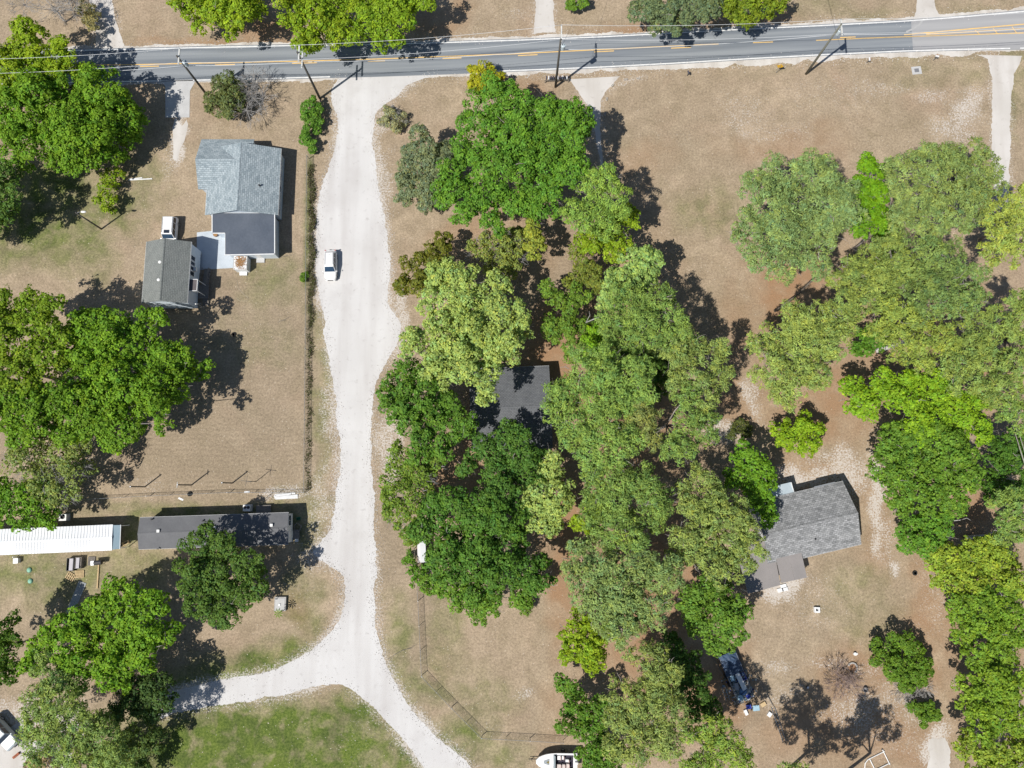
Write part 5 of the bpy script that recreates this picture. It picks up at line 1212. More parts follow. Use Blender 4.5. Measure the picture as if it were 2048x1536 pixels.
jthing('tarp_bundle', 'crumpled light blue tarp bundle beside the pale blue drum', 'bundle', -1.95, -.05, .3, [('bundle', pm('light_blue_tarp', (.14,.26,.46), (.09,.18,.36), 2, .5), lambda m: m.loft([[(x, .55*w*math.cos(t) + rj.normal(0, .05), .3 + .3*w*math.sin(t) + rj.normal(0, .03)) for t in np.linspace(0, 6.283, 13)[:-1]] for x, w in ((-.45, .5), (-.25, .95), (0, 1), (.25, .9), (.5, .45))])), ('strap', M_DARK, lambda m: m.box((0, 0, .62), (.06, 1.0, .02)))])
for k, (x, y, w, d, h, mt, lab) in enumerate(((-1.0, .55, .9, .5, .45, M_METAL, 'grey metal cabinet on the junk trailer'), (.2, .65, .7, .45, .5, M_PALEB, 'pale green-blue chest on the junk trailer'), (-1.5, -.85, .5, .4, .4, M_WOOD, 'small brown chest on the junk trailer rail side'), (-.3, .2, .5, .35, .3, M_DARK, 'black toolbox between the cabinet and the white door'), (-2.75, -.4, .5, .5, .4, M_BLUE, 'small navy crate at the tail of the junk trailer'))):
    jthing('junk_box', lab, 'box', x, y, .15 * (k - 2), [('case', mt, lambda m, w=w, d=d, h=h: m.box((0, 0, h/2), (w, d, h))), ('lid', mt, lambda m, w=w, d=d, h=h: m.box((0, 0, h + .025), (w + .04, d + .04, .05)))])
for k, (px, py, w, d, h, rz_, mt, lab) in enumerate(((1496, 1412, .6, .5, .5, .2, M_BLUE, 'navy plastic box on the ground behind the junk trailer'), (1491, 1424, .4, .7, .3, .4, M_TRIM, 'small white box on the ground behind the junk trailer'), (1512, 1416, .9, .7, .1, .1, M_PALEB, 'flat grey-blue board on the ground behind the junk trailer'), (1526, 1408, .7, .5, .25, .5, M_TIMBER, 'tan wooden scrap box next to the long ladder'), (1538, 1428, .6, .5, .3, .9, M_TRIM, 'whitish crate at the foot of the long ladder'))):
    simple('scrap_box', lab, 'box', G(px, py), rz_, [('case', mt, lambda m, w=w, d=d, h=h: m.box((0, 0, h/2), (w, d, h))), ('lip', mt, lambda m, w=w, d=d, h=h: m.box((0, d/2 + .012, h - .03), (w, .02, .05)))])
def ladder(label, a, b, wd=.45, z=.12):
    A, B = G(*a), G(*b); d = B - A; L_ = d.length; root = empty('ladder', (A.x, A.y, 0), math.atan2(d.y, d.x))
    for s in (-1, 1): m = MB(); m.box((L_/2, s*wd/2, z), (L_, .05, .1)); m.build('rail', M_GALV, root)
    n = int(L_ / .33)
    for k in range(n): m = MB(); m.tube([(.2 + k * .33, -wd/2, z), (.2 + k * .33, wd/2, z)], .02, 5); m.build('rung', M_GALV, root)
    tag(root, label, 'ladder')
ladder('long metal ladder lying on the sand past the junk trailer', (1545, 1414), (1568, 1482))
ladder('short grey metal ladder lying in the shade beside the junk trailer', (1446, 1372), (1455, 1400), .5)
for (a, b, lab) in (((1508, 1345), (1546, 1412), 'long pole leaning beside the junk trailer on the sand side'), ((1424, 1314), (1445, 1348), 'pole lying in the shade by the tarp end of the junk trailer')):
    A, B = G(*a), G(*b); d = B - A; simple('long_pole', lab, 'pole', (A.x, A.y, 0), math.atan2(d.y, d.x), [('pole', M_WOOD, lambda m, L_=d.length: m.tube([(0, 0, .5), (L_, 0, .12)], .05, 7)), ('rest', M_WOOD, lambda m: m.box((.05, 0, .24), (.15, .15, .48)))])
# fallen and leaning dead wood
def log(name, label, pts, r0, r1, mat, br=(), cat='log'):
    A = G(*pts[0][:2], 0); root = empty(name, A); W = [G(px, py, z) - A for px, py, z in pts]
    n = len(W); m = MB(); m.tube([tuple(w) for w in W], [r0 + (r1 - r0) * k / (n - 1) for k in range(n)], 9); m.build('stem', mat, root, smooth=True)
    for (k, q, rr) in br:
        m = MB(); P0 = W[k]; pp = [P0] + [G(px, py, z) - A for px, py, z in q]; m.tube([tuple(w) for w in pp], [rr * (1 - .75 * i / (len(pp) - 1)) for i in range(len(pp))], 6); m.build('limb', mat, root, smooth=True)
    tag(root, label, cat)
M_DEAD = pm('bleached_deadwood', (.50,.48,.46), (.34,.33,.33), 5, .9, .2, stretch=(1, 1, .3))
log('fallen_log', 'fallen grey log on bare soil under the yellow-tipped pine', [(1752,702,.25),(1790,691,.35),(1826,676,.4)], .34, .22, M_DEAD, [(1, [(1800,684,.9),(1812,686,1.2)], .08)])
log('leaning_trunk', 'dark bare trunk leaning across the reddish bare patch', [(1549,622,0),(1590,594,2.6),(1625,560,5.5)], .24, .14, M_BARK, [(1, [(1600,600,3.6)], .05)], 'trunk')
log('dead_limb', 'pale broken dead limb standing out among the green trees', [(1898,1078,1.2),(1906,1052,2.6),(1900,1042,3.2)], .16, .08, M_DEAD, [(2, [(1890,1036,3.4),(1884,1040,3.2)], .06), (2, [(1922,1040,3.8),(1934,1036,4.0),(1946,1044,3.8)], .07), (1, [(1922,1056,3.0)], .05), (0, [(1888,1064,1.6),(1882,1070,1.5)], .06)], 'dead limb')
log('fallen_timber', 'fallen grey timber beside the pale broken dead limb', [(1930,1075,.3),(1970,1072,.5),(2005,1080,.6)], .3, .2, M_DEAD, [(1, [(1990,1062,1.3),(2010,1068,1.6)], .12), (1, [(1980,1085,.3),(1960,1090,.25)], .12)])
log('dead_limb', 'white forked dead branch next to the yellow-green pine', [(1362,1460,5),(1378,1470,6),(1390,1482,6)], .12, .06, M_DEAD, [(1, [(1388,1464,6.5),(1398,1468,6.4)], .06)], 'dead limb')
log('dead_limb', 'long pale bare branch lying over the broad mid-green pine', [(1172,645,9),(1195,635,11),(1225,628,13)], .09, .04, M_DEAD, [(0, [(1180,630,10),(1178,622,10.5)], .05), (1, [(1215,648,12)], .04)], 'dead limb')

# ------------------------------------------------------------------ loose stones along the gravel edges, dry grass on the lawns
def scatter_along(lines, n, spread, seed):
    r = np.random.default_rng(seed); out = []
    for pts, cnt in lines:
        W = np.array([G(*p)[:2] for p in pts]); seg = np.hypot(*(W[1:] - W[:-1]).T); cum = np.concatenate([[0], np.cumsum(seg)])
        t = r.uniform(0, cum[-1], cnt); x = np.interp(t, cum, W[:, 0]); y = np.interp(t, cum, W[:, 1])
        out.append(np.stack([x + r.normal(0, spread, cnt), y + r.normal(0, spread, cnt)], 1))
    return np.concatenate(out)
PT = scatter_along([(ROAD_L, 2600), (ROAD_R, 3200), (FORK_IN, 500), (FORK_L, 300), ([(x, YT(x) - 6) for x in range(0, 2048, 100)], 1800), ([(x, YB(x) + 9) for x in range(900, 2048, 100)], 2200)], 0, .55, 31)
rs = np.random.default_rng(32)
oct_v = np.array([(1,0,0),(0,1,0),(-1,0,0),(0,-1,0),(0,0,1),(0,0,-.4)]); oct_f = [(0,1,4),(1,2,4),(2,3,4),(3,0,4)]
n = len(PT); sz = rs.uniform(.02, .075, (n, 1, 1)) * rs.uniform(.6, 1.5, (n, 1, 3)); an = rs.uniform(0, 6.28, n)
V = oct_v[None] * sz; V = np.stack([V[..., 0]*np.cos(an)[:, None] - V[..., 1]*np.sin(an)[:, None], V[..., 0]*np.sin(an)[:, None] + V[..., 1]*np.cos(an)[:, None], V[..., 2]], -1)
V[..., 0] += PT[:, 0, None]; V[..., 1] += PT[:, 1, None]; V[..., 2] += .02
tri = np.array(oct_f); co = V[:, tri].reshape(-1, 3)
me = bpy.data.meshes.new('loose_stones'); N3 = len(co); me.vertices.add(N3); me.vertices.foreach_set('co', co.astype(np.float32).reshape(-1)); me.loops.add(N3); me.loops.foreach_set('vertex_index', np.arange(N3, dtype=np.int32)); me.polygons.add(N3 // 3); me.polygons.foreach_set('loop_start', np.arange(N3 // 3, dtype=np.int32) * 3); me.update(calc_edges=True)
me.materials.append(pm('limestone_chips', (.60,.58,.56), (.52,.49,.46), 1.2, .9)); o = bpy.data.objects.new('loose_stones', me); COL.objects.link(o)
tag(o, 'loose pale limestone chips along the gravel road edges', 'stones', kind='stuff')

# weeds along the chain-link fence and strewn scrap: uncountable bits, coloured per face
def bits(name, label, cat, co, cols, mat):
    me = bpy.data.meshes.new(name); n = len(co); m_ = n // 4
    me.vertices.add(n); me.vertices.foreach_set('co', np.ascontiguousarray(co, np.float32).reshape(-1)); me.loops.add(n); me.loops.foreach_set('vertex_index', np.arange(n, dtype=np.int32))
    me.polygons.add(m_); me.polygons.foreach_set('loop_start', np.arange(m_, dtype=np.int32) * 4); me.update(calc_edges=True)
    at = me.attributes.new('leaf', 'FLOAT_COLOR', 'FACE'); d = np.ones((m_, 4), np.float32); d[:, :3] = cols; at.data.foreach_set('color', d.reshape(-1))
    me.materials.append(mat); o = bpy.data.objects.new(name, me); COL.objects.link(o); return tag(o, label, cat, kind='stuff')
M_LEAF = attr_leaf('leaves', .25)
rw = np.random.default_rng(77)
Wf_ = np.array([G(*p)[:2] for p in ((623, 330), (624, 450), (624, 560), (621, 640), (618, 800), (616, 980))]); dn = [1.0, 1.3, 1.2, .5, .22, .2]
ty = rw.uniform(0, 1, 26000); yy_ = Wf_[0, 1] + (Wf_[-1, 1] - Wf_[0, 1]) * ty; xx_ = np.interp(-yy_, -Wf_[:, 1], Wf_[:, 0]); pk = np.interp(-yy_, -Wf_[:, 1], dn)
clump = .5 + .5 * np.sin(yy_ * 2.1) * np.sin(yy_ * .83 + 1); kp = rw.uniform(0, 1.5, len(ty)) < pk * (.12 + clump)
cx_ = np.stack([xx_ + rw.normal(0, .24, len(ty)) + .18 * np.sin(yy_ * 1.3), yy_, rw.uniform(.03, .45, len(ty)) * pk + .03], 1)[kp]; nb = len(cx_)
nn = rw.normal(0, 1, (nb, 3)) * .6 + np.array([0, 0, 1]); nn /= np.linalg.norm(nn, axis=1, keepdims=True); u_ = np.cross(nn, rw.normal(0, 1, (nb, 3))); u_ /= np.linalg.norm(u_, axis=1, keepdims=True); v_ = np.cross(nn, u_); s_b = rw.uniform(.05, .13, (nb, 1))
mixc = rw.uniform(0, 1, (nb, 1)); cb = np.where(mixc < .45, np.array([[.10, .12, .035]]), np.where(mixc < .8, np.array([[.13, .10, .065]]), np.array([[.24, .22, .15]]))) * rw.uniform(.6, 1.3, (nb, 1))
bits('fence_weeds', 'dark weeds and litter along the chain-link fence by the gravel road', 'weeds', np.stack([cx_ - u_ * s_b, cx_ - v_ * s_b * .6, cx_ + u_ * s_b, cx_ + v_ * s_b * .6], 1).reshape(-1, 3), cb, M_LEAF)
# strewn scrap round the junk trailer: little tilted sheets and box tops
pal = np.array([(.55, .60, .65), (.20, .32, .48), (.05, .08, .30), (.62, .62, .62), (.10, .10, .11), (.25, .19, .14), (.30, .42, .50)])
ns_ = 800; lx = rw.uniform(-3.2, 1.2, ns_); ly = rw.normal(0, .75, ns_); lz = np.where(np.abs(ly) < 1.15, .62 + rw.uniform(0, .35, ns_), rw.uniform(.04, .2, ns_)); lx = np.where(np.abs(ly) < 1.15, lx, lx - .6)
ct_ = np.stack([p_j[0] + lx * c_ - ly * s_j, p_j[1] + lx * s_j + ly * c_, lz], 1)
nn = rw.normal(0, 1, (ns_, 3)) * .5 + np.array([0, 0, 1]); nn /= np.linalg.norm(nn, axis=1, keepdims=True); u_ = np.cross(nn, rw.normal(0, 1, (ns_, 3))); u_ /= np.linalg.norm(u_, axis=1, keepdims=True); v_ = np.cross(nn, u_); sb_ = rw.uniform(.04, .20, (ns_, 1)); sc_ = rw.uniform(.04, .14, (ns_, 1))
bits('strewn_scrap', 'strewn blue and white scrap heaped over and around the flatbed trailer', 'scrap', np.stack([ct_ - u_ * sb_ - v_ * sc_, ct_ + u_ * sb_ - v_ * sc_, ct_ + u_ * sb_ + v_ * sc_, ct_ - u_ * sb_ + v_ * sc_], 1).reshape(-1, 3), pal[rw.choice(len(pal), ns_, p=[.28, .17, .08, .22, .07, .08, .10])] * rw.uniform(.6, 1.2, (ns_, 1)), M_LEAF)

# ------------------------------------------------------------------ trees and shrubs
M_BARK_GREY = pm('grey_bark', (.42,.41,.40), (.30,.29,.285), 5.0, .95, .2)
M_BARK_PINE = pm('grey_brown_bark', (.36,.33,.31), (.22,.195,.175), 3.0, .95, .2)
M_NEEDLE = attr_leaf('pine_needles', .16)
# species: base colour, colour jitter, clump radius, leaf half length / half width, leaves per m2, vertical ratio, bark, kind
SPEC = {
 'oak':    dict(c=(.062,.128,.020), rc=.62, a=0.15, b=0.105, k=92, vr=.72, kind='leaf'),
 'maple':  dict(c=(.082,.150,.016), rc=.66, a=0.155, b=0.11, k=90, vr=.70, kind='leaf'),
 'lime':   dict(c=(.118,.170,.014), rc=.60, a=0.15, b=0.105, k=92, vr=.72, kind='leaf'),
 'dark':   dict(c=(.052,.092,.024), rc=.55, a=0.135, b=0.095, k=104, vr=.75, kind='leaf'),
 'pale':   dict(c=(.158,.205,.078), rc=.62, a=0.155, b=0.11, k=84, vr=.75, kind='leaf'),
 'light':  dict(c=(.150,.215,.085), rc=.55, a=0.15, b=0.11, k=84, vr=.72, kind='leaf'),
 'sparse': dict(c=(.085,.130,.026), rc=.50, a=0.14, b=0.1, k=52, vr=.70, kind='leaf'),
 'vine':   dict(c=(.130,.155,.050), rc=.50, a=0.135, b=0.1, k=58, vr=.80, kind='leaf'),
 'cedar':  dict(c=(.090,.098,.020), rc=.45, a=.17, b=.08, k=84, vr=.80, kind='leaf'),
 'grey':   dict(c=(.098,.118,.088), rc=.42, a=.15, b=.085, k=120, vr=.75, kind='leaf'),
 'yellow': dict(c=(.200,.200,.018), rc=.42, a=.15, b=.10, k=74, vr=.8, kind='leaf'),
 'shrub':  dict(c=(.075,.130,.022), rc=.40, a=.15, b=.10, k=76, vr=.85, kind='leaf'),
 'brown':  dict(c=(.165,.150,.095), rc=.38, a=.13, b=.07, k=40, vr=.8, kind='leaf'),
 'pine':   dict(c=(.142,.165,.058), rc=.74, a=.26, b=.055, k=100, vr=.62, kind='needle'),
 'pine2':  dict(c=(.118,.158,.048), rc=.74, a=.26, b=.055, k=100, vr=.62, kind='needle'),
 'pine3':  dict(c=(.170,.185,.050), rc=.72, a=.26, b=.055, k=98, vr=.62, kind='needle'),
}
def fast_mesh(name, co, nper, cols=None):
    me = bpy.data.meshes.new(name); n = len(co); m = n // nper
    me.vertices.add(n); me.vertices.foreach_set('co', np.ascontiguousarray(co, np.float32).reshape(-1))
    me.loops.add(n); me.loops.foreach_set('vertex_index', np.arange(n, dtype=np.int32))
    me.polygons.add(m); me.polygons.foreach_set('loop_start', np.arange(m, dtype=np.int32) * nper)
    me.update(calc_edges=True)
    if cols is not None:
        at = me.attributes.new('leaf', 'FLOAT_COLOR', 'FACE')
        d = np.ones((m, 4), np.float32); d[:, :3] = cols; at.data.foreach_set('color', d.reshape(-1))
    return me
def unit(a): return a / np.maximum(np.linalg.norm(a, axis=-1, keepdims=True), 1e-6)
NLEAF = [0]
GAIN = {'leaf': np.array([1.98, 2.06, 1.45]), 'needle': np.array([1.75, 2.02, 1.5])}
def tree(name, label, cat, species, H, lobes, group=None, seed=None, dens_=1.0, base=None, bare=0.0, tint=None, low=None, bark=None):
    """lobes: (px, py, radius px[, drop]) of the crown as seen; each lobe gets its place from the height it hangs at"""
    sp = SPEC[species]; r = np.random.default_rng(seed if seed is not None else abs(hash(label)) % 100000 if False else sum(map(ord, label)) * 7 + len(label))
    C = []; R = []; RZ = []
    for lb in lobes:
        px, py, rp = lb[:3]; drop = lb[3] if len(lb) > 3 else r.uniform(0, .16) * H
        z = H - drop; rm = rp * MPP(px, py, z * .9); rz = min(rm * sp['vr'], z * .46)
        zc_ = max(z - rz, rz * .9 + (.02 if H < 3.5 else .4)); p = G(px, py, zc_ + rz * .35)
        C.append((p.x, p.y, zc_)); R.append(rm); RZ.append(rz)
    C = np.array(C); R = np.array(R); RZ = np.array(RZ)
    w = R ** 2
    if base is None: bx, by = (C[:, 0] * w).sum() / w.sum(), (C[:, 1] * w).sum() / w.sum()
    else: q = G(*base); bx, by = q.x, q.y
    root = empty(name, (bx, by, 0)); tag(root, label, cat, group)
    C = C - np.array([bx, by, 0])
    # ---- wood
    wood = MB(); zmin = (C[:, 2] - RZ * .4).min(); top = np.average(C[:, 2], weights=w)
    tr = max(.05, .012 * H + .008 * R.sum() ** .7)
    if H > 3.5:
        fork = Vector((r.normal(0, .12), r.normal(0, .12), max(zmin * .8, H * .28)))
        wood.tube([(0, 0, -.15), (r.normal(0, .05), r.normal(0, .05), fork.z * .5), tuple(fork)], [tr * 1.25, tr, tr * .85], 8)
    else: fork = Vector((0, 0, .12)); tr = .05; wood.tube([(0, 0, -.05), (0, 0, .12)], [.06, .05], 6)
    tips = []
    for i in range(len(C)):
        c = Vector(C[i]); mid = fork.lerp(c, .5) + Vector((r.normal(0, .3), r.normal(0, .3), .35)) * min(1, H / 8)
        rr = tr * .5
        wood.tube([fork - Vector((0, 0, .1)), mid, c], [rr, rr * .7, rr * .4], 6); tips.append((c, R[i], RZ[i], rr * .4))
    for c, rm, rz, rr in tips:
        for k in range(int(5 + bare * 20)):
            d = unit(r.normal(0, 1, 3) * np.array([1, 1, .45]) + np.array([0, 0, .4])); f_ = .92 + .12 * bare
            e = c + Vector((d[0] * rm * f_, d[1] * rm * f_, d[2] * rz * f_)); m1 = c.lerp(e, .5) + Vector(r.normal(0, .10, 3)) * rm
            wood.tube([c, m1, e], [max(rr * .55, .022), max(rr * .36, .018), .012], 4, False)
            for q in range(int(1 + 4 * bare)):
                e2 = m1.lerp(e, r.uniform(.2, .9)) ; d2 = unit(np.array(d) + r.normal(0, .6, 3)); l2 = rm * r.uniform(.25, .5)
                wood.tube([e2, e2 + Vector((d2[0] * l2, d2[1] * l2, abs(d2[2]) * l2 * .6))], [.02, .01], 3, False)
    if sp['kind'] == 'needle' or H > 8:                  # dead grey twigs that stick out of the crown
        for c, rm, rz, rr in tips:
            for k in range(3 if sp['kind'] == 'needle' else 1):
                d = unit(r.normal(0, 1, 3) * np.array([1, 1, .5]) + np.array([0, 0, .55])); a0 = c + Vector((d[0] * rm * .6, d[1] * rm * .6, d[2] * rz * .95)); a1 = c + Vector((d[0] * rm * 1.02, d[1] * rm * 1.02, d[2] * rz * 1.28))
                m1 = a0.lerp(a1, .5) + Vector(r.normal(0, .12, 3)); wood.tube([a0, m1, a1], [.05, .04, .02], 4, False)
                wood.tube([m1, m1 + Vector((r.normal(0, .5), r.normal(0, .5), .35))], [.03, .015], 3, False)
    wood.build('trunk', bark or (M_BARK_GREY if bare > .3 else M_BARK_PINE if sp['kind'] == 'needle' or H > 8 else M_BARK), root, smooth=True)
    # ---- foliage
    P = []; N = []; K = []; T = []
    base_c = np.array(tint if tint is not None else sp['c']) * GAIN[sp['kind']]
    tone = 1 + r.normal(0, .05)
    # every lobe breaks up into smaller boughs; leaf clumps sit on the boughs
    SC_, SR, SL = [], [], []
    for i in range(len(C)):
        ns = int(np.clip(5 + R[i] * 1.9, 5, 13)); d = unit(r.normal(0, 1, (ns, 3)) * np.array([1, 1, .55])); d[:, 2] = np.where(d[:, 2] < -.15, -d[:, 2], d[:, 2])
        rs_ = R[i] * r.uniform(.26, .47, ns); k_ = np.clip(r.uniform(.55, .95, ns), 0, 1)
        for q in range(ns):
            SC_.append(C[i] + np.array([d[q, 0] * R[i] * k_[q], d[q, 1] * R[i] * k_[q], d[q, 2] * RZ[i] * .85 + r.normal(-.04, .27) * RZ[i]])); SR.append(max(rs_[q], .22)); SL.append(i)
        SC_.append(C[i] + np.array([0, 0, RZ[i] * .35])); SR.append(R[i] * .55); SL.append(i)
    SC_ = np.array(SC_); SR = np.array(SR); vz = .78
    for i in range(len(SC_)):
        area = math.pi * SR[i] ** 2; rc = sp['rc'] * min(1, max(.4, SR[i] / 1.35))
        ncl = max(5, int(area * (1.75 if sp['kind'] == 'leaf' else 1.45) / (rc * rc)))
        d = unit(r.normal(0, 1, (ncl, 3))); d[:, 2] = np.where(d[:, 2] < -.2, -d[:, 2], d[:, 2])
        cc = SC_[i] + d * r.uniform(.62, 1.0, (ncl, 1)) * SR[i] * np.array([1, 1, vz])
        q = (cc[:, None, :] - SC_[None]) / (SR[None, :, None] * np.array([1, 1, vz])); dist = np.linalg.norm(q, axis=2); dist[:, i] = 9
        keep = ~((dist < .70) & (q[..., 2] < .45)).any(1)
        per = max(4, int(area * sp['k'] * dens_ * .95 / ncl))
        cc = cc[keep]; dd = d[keep]; ncl = len(cc)
        if not ncl: continue
        cc[:, 2] = np.maximum(cc[:, 2], rc * .55 if H < 3.5 else .9)
        rcs = rc * r.uniform(.55, 1.2, (ncl, 1)); ctone = 1 + r.normal(0, .13, (ncl, 1)); cyel = r.normal(.02, .075, (ncl, 1))
        o = unit(r.normal(0, 1, (ncl, per, 3)) + dd[:, None, :] * .7 + np.array([0, 0, .3]))
        rr = r.uniform(.4, 1.05, (ncl, per, 1)) ** .65
        pos = cc[:, None, :] + o * rr * rcs[:, None, :] * np.array([1, 1, .8])
        P.append(pos.reshape(-1, 3)); N.append(unit(o * .75 + dd[:, None, :] * .6).reshape(-1, 3))
        t = np.repeat(ctone * tone, per, 0).reshape(-1, 1) * (1 + r.normal(0, .16, (ncl * per, 1)))
        y = np.repeat(cyel, per, 0).reshape(-1, 1) + r.normal(0, .06, (ncl * per, 1))
        col = base_c * np.clip(t, .45, 1.7) * np.concatenate([1 + y * 1.2, 1 + y * .35, 1 - y], 1)
        K.append(np.clip(col, .004, .6))
    if P and dens_ > 0:
        P = np.concatenate(P); N = np.concatenate(N); K = np.concatenate(K); n = len(P)
        s = r.uniform(.7, 1.3, (n, 1)) * min(1.0, .75 + H * .03)
        if sp['kind'] == 'leaf':
            nn = unit(N + np.array([0, 0, .40]) + r.normal(0, .42, (n, 3)))
            u = unit(np.cross(nn, r.normal(0, 1, (n, 3)))); v = np.cross(nn, u)
            A, B = sp['a'] * s * 1.08, sp['b'] * s * 1.1
            q = np.stack([P - u * A, P - v * B, P + u * A, P + v * B], 1)
        else:
            nn = unit(N + np.array([0, 0, .35]) + r.normal(0, .30, (n, 3))); u = unit(np.cross(nn, r.normal(0, 1, (n, 3))) + N * .35); v = unit(np.cross(u, nn))
            A, B = sp['a'] * s, sp['b'] * s * 1.15
            q = np.stack([P - u * A * .6, P + v * B, P + u * A, P - v * B], 1)
        q[..., 2] = np.maximum(q[..., 2], .02)
        me = fast_mesh('crown', q.reshape(-1, 3), 4, K)
        me.materials.append(M_LEAF if sp['kind'] == 'leaf' else M_NEEDLE)
        o = bpy.data.objects.new('crown', me); COL.objects.link(o); o.parent = root
        NLEAF[0] += n
    return root
T = tree
GP = 'pines standing in the grove'
# -- upper left
T('broadleaf_tree', 'bright green tree whose crown hangs over the asphalt road', 'tree', 'lime', 10, [(60,100,52),(112,118,46),(20,135,48),(60,150,50),(125,150,30)], base=(95,205))
T('broadleaf_tree', 'big spreading green tree between the road and the lamp post lawn', 'tree', 'maple', 10, [(60,230,70),(110,210,70),(150,250,70),(205,225,55,2.5),(240,238,44,4.0),(262,245,26,5.0),(225,255,40,3.5),(160,300,55,3),(215,290,40,4.5),(60,290,50),(190,180,50),(100,180,60),(20,250,40)], base=(175,330))
T('shrub', 'narrow bright bush growing alone on the olive lawn by the lamp post', 'shrub', 'lime', 3.2, [(222,350,22,.6),(216,378,20,.3),(213,403,20,.2),(217,418,14,1.2)])
T('broadleaf_tree', 'dark leafy tree whose shade covers the olive lawn by the lamp post', 'tree', 'dark', 10, [(-10,350,40),(5,390,34),(0,425,26),(-40,380,40),(-50,440,46),(-90,400,50),(-70,340,44),(-100,460,46)])
T('bare_tree', 'leafless grey tree arching beside the gravel driveway across the road', 'tree', 'sparse', 7, [(45,5,34),(100,12,40),(140,15,36),(75,-20,40)], dens_=0, bare=1.0)
T('shrub', 'sparse brownish bush next to the gravel driveway across the road', 'shrub', 'brown', 3, [(180,35,20),(172,15,20),(185,55,10)], dens_=.7, bare=.4)
# -- top edge
T('broadleaf_tree', 'rounded bright green tree across the road opposite the concrete driveway', 'tree', 'lime', 9, [(395,5,48),(440,30,44),(490,18,42),(420,-20,50),(470,-20,40),(360,0,24)], base=(440,45))
T('broadleaf_tree', 'bright green roadside tree leaning over the white edge line', 'tree', 'lime', 9.5, [(590,20,36),(625,50,48),(600,80,26),(665,55,44),(640,10,50),(690,20,40)], base=(640,60))
T('broadleaf_tree', 'bright green roadside tree next to the bare grassy verge', 'tree', 'lime', 9.5, [(735,50,44),(775,60,34),(760,10,50),(810,30,40),(840,0,32),(790,-15,40)], base=(775,45), tint=(.10,.155,.014))
T('shrub', 'small green and bare bush beside the sandy drive across the road', 'shrub', 'shrub', 2.6, [(1142,10,14),(1162,5,14)], dens_=.7, bare=.5)
T('cedar_tree', 'grey-green cedar with rounded lobes reaching over the asphalt', 'tree', 'grey', 9, [(1290,8,36),(1325,25,36),(1335,52,24),(1365,15,36),(1400,25,30),(1425,5,30),(1350,-20,40),(1390,-15,36)], tint=(.074,.098,.066), base=(1350,40))
T('broadleaf_tree', 'yellow-green roadside tree beside the grey-green cedar', 'tree', 'lime', 8, [(1455,10,30),(1490,20,34),(1530,10,32),(1555,0,26),(1510,-15,36)], base=(1500,30), tint=(.10,.135,.016))
# -- left yard
T('shrub', 'grey-green rounded shrub between the concrete driveway and a bare bush', 'shrub', 'grey', 4.2, [(440,175,32),(455,205,32),(430,205,26),(470,190,28)], tint=(.075,.092,.045), bare=.2)
T('bare_tree', 'leafless grey bush leaning over the road verge next to the grey-green shrub', 'tree', 'brown', 4.5, [(497,180,34),(510,165,32),(490,215,36),(522,195,30),(505,145,24)], dens_=0, bare=1.0)
T('hedge', 'clipped green hedge row beside the utility pole at the gravel road', 'hedge', 'shrub', 2.6, [(622,212,22,.0),(628,235,22,.1),(618,250,20,.2),(612,275,18,.3),(622,288,14,.6)], tint=(.055,.112,.020))
T('shrub', 'grey-brown half-bare shrub at the corner of the gravel road', 'shrub', 'brown', 2.2, [(780,225,18),(795,240,20),(770,240,14)], bare=.8, tint=(.15,.15,.11))
T('shrub', 'tiny green weed clump against the chain-link fence', 'shrub', 'shrub', 1.0, [(604,556,9),(611,548,7)], dens_=.8)
T('broadleaf_tree', 'tall yellow-green tree beside the broad tree that shades the cottage', 'tree', 'maple', 13, [(20,620,44),(65,625,40),(100,650,46),(25,690,50),(85,720,50),(30,760,50),(105,610,26),(-20,660,50)], tint=(.098,.150,.016), base=(120,760))
T('broadleaf_tree', 'broad bright green tree shading the pale blue cottage', 'tree', 'maple', 10.5, [(170,650,40),(215,665,46),(265,690,46),(180,715,56),(240,740,60),(305,735,52),(355,725,42,2.5),(385,735,28,4),(290,650,30),(315,632,20),(300,790,50),(345,770,36),(230,800,52),(170,790,50)], base=(300,790))
T('broadleaf_tree', 'green tree at the mowed yard corner next to the half-dead tree', 'tree', 'maple', 12, [(40,820,52),(95,800,56),(140,840,50),(200,850,46),(240,860,38),(60,860,40),(325,845,20),(0,800,50)], base=(160,870), tint=(.078,.14,.016))
T('broadleaf_tree', 'half-dead tree of grey twigs and thin leaves behind the white mobile home', 'tree', 'sparse', 9, [(50,915,44),(100,910,44),(140,930,42),(80,960,42),(160,900,30),(125,985,30)], bare=.9, dens_=.75, tint=(.115,.145,.055), base=(130,960))
T('broadleaf_tree', 'dark green tree drooping onto the white ribbed roof', 'tree', 'maple', 7, [(30,990,40),(75,1015,34),(40,1035,30),(100,1040,20),(-10,1010,40),(90,980,26)], tint=(.06,.12,.014), base=(75,1030))
T('live_oak', 'round dark green oak standing against the dark-roofed mobile home', 'tree', 'dark', 9.5, [(400,1095,38),(455,1085,34),(385,1145,38),(435,1140,52),(490,1125,40),(510,1170,30),(400,1195,40),(450,1200,46),(480,1180,40),(440,1230,26),(415,1070,20)], base=(450,1155))
T('broadleaf_tree', 'bright green maple tree by the grey plank walk', 'tree', 'maple', 11, [(240,1195,42),(290,1225,44),(325,1265,36),(200,1245,50),(265,1275,52),(150,1245,26),(130,1280,44),(85,1300,36),(60,1320,26),(160,1320,46),(215,1330,46),(240,1355,32),(150,1355,30),(290,1300,40)], base=(270,1300))
T('pine_tree', 'feathery grey-green pine beside the parked vehicle on the sand drive', 'tree', 'pine', 12, [(110,1370,44),(75,1420,40),(120,1430,50),(80,1480,44),(160,1460,50),(200,1480,44),(145,1510,46),(225,1510,36),(95,1335,30)], base=(210,1440), tint=(.120,.150,.050))
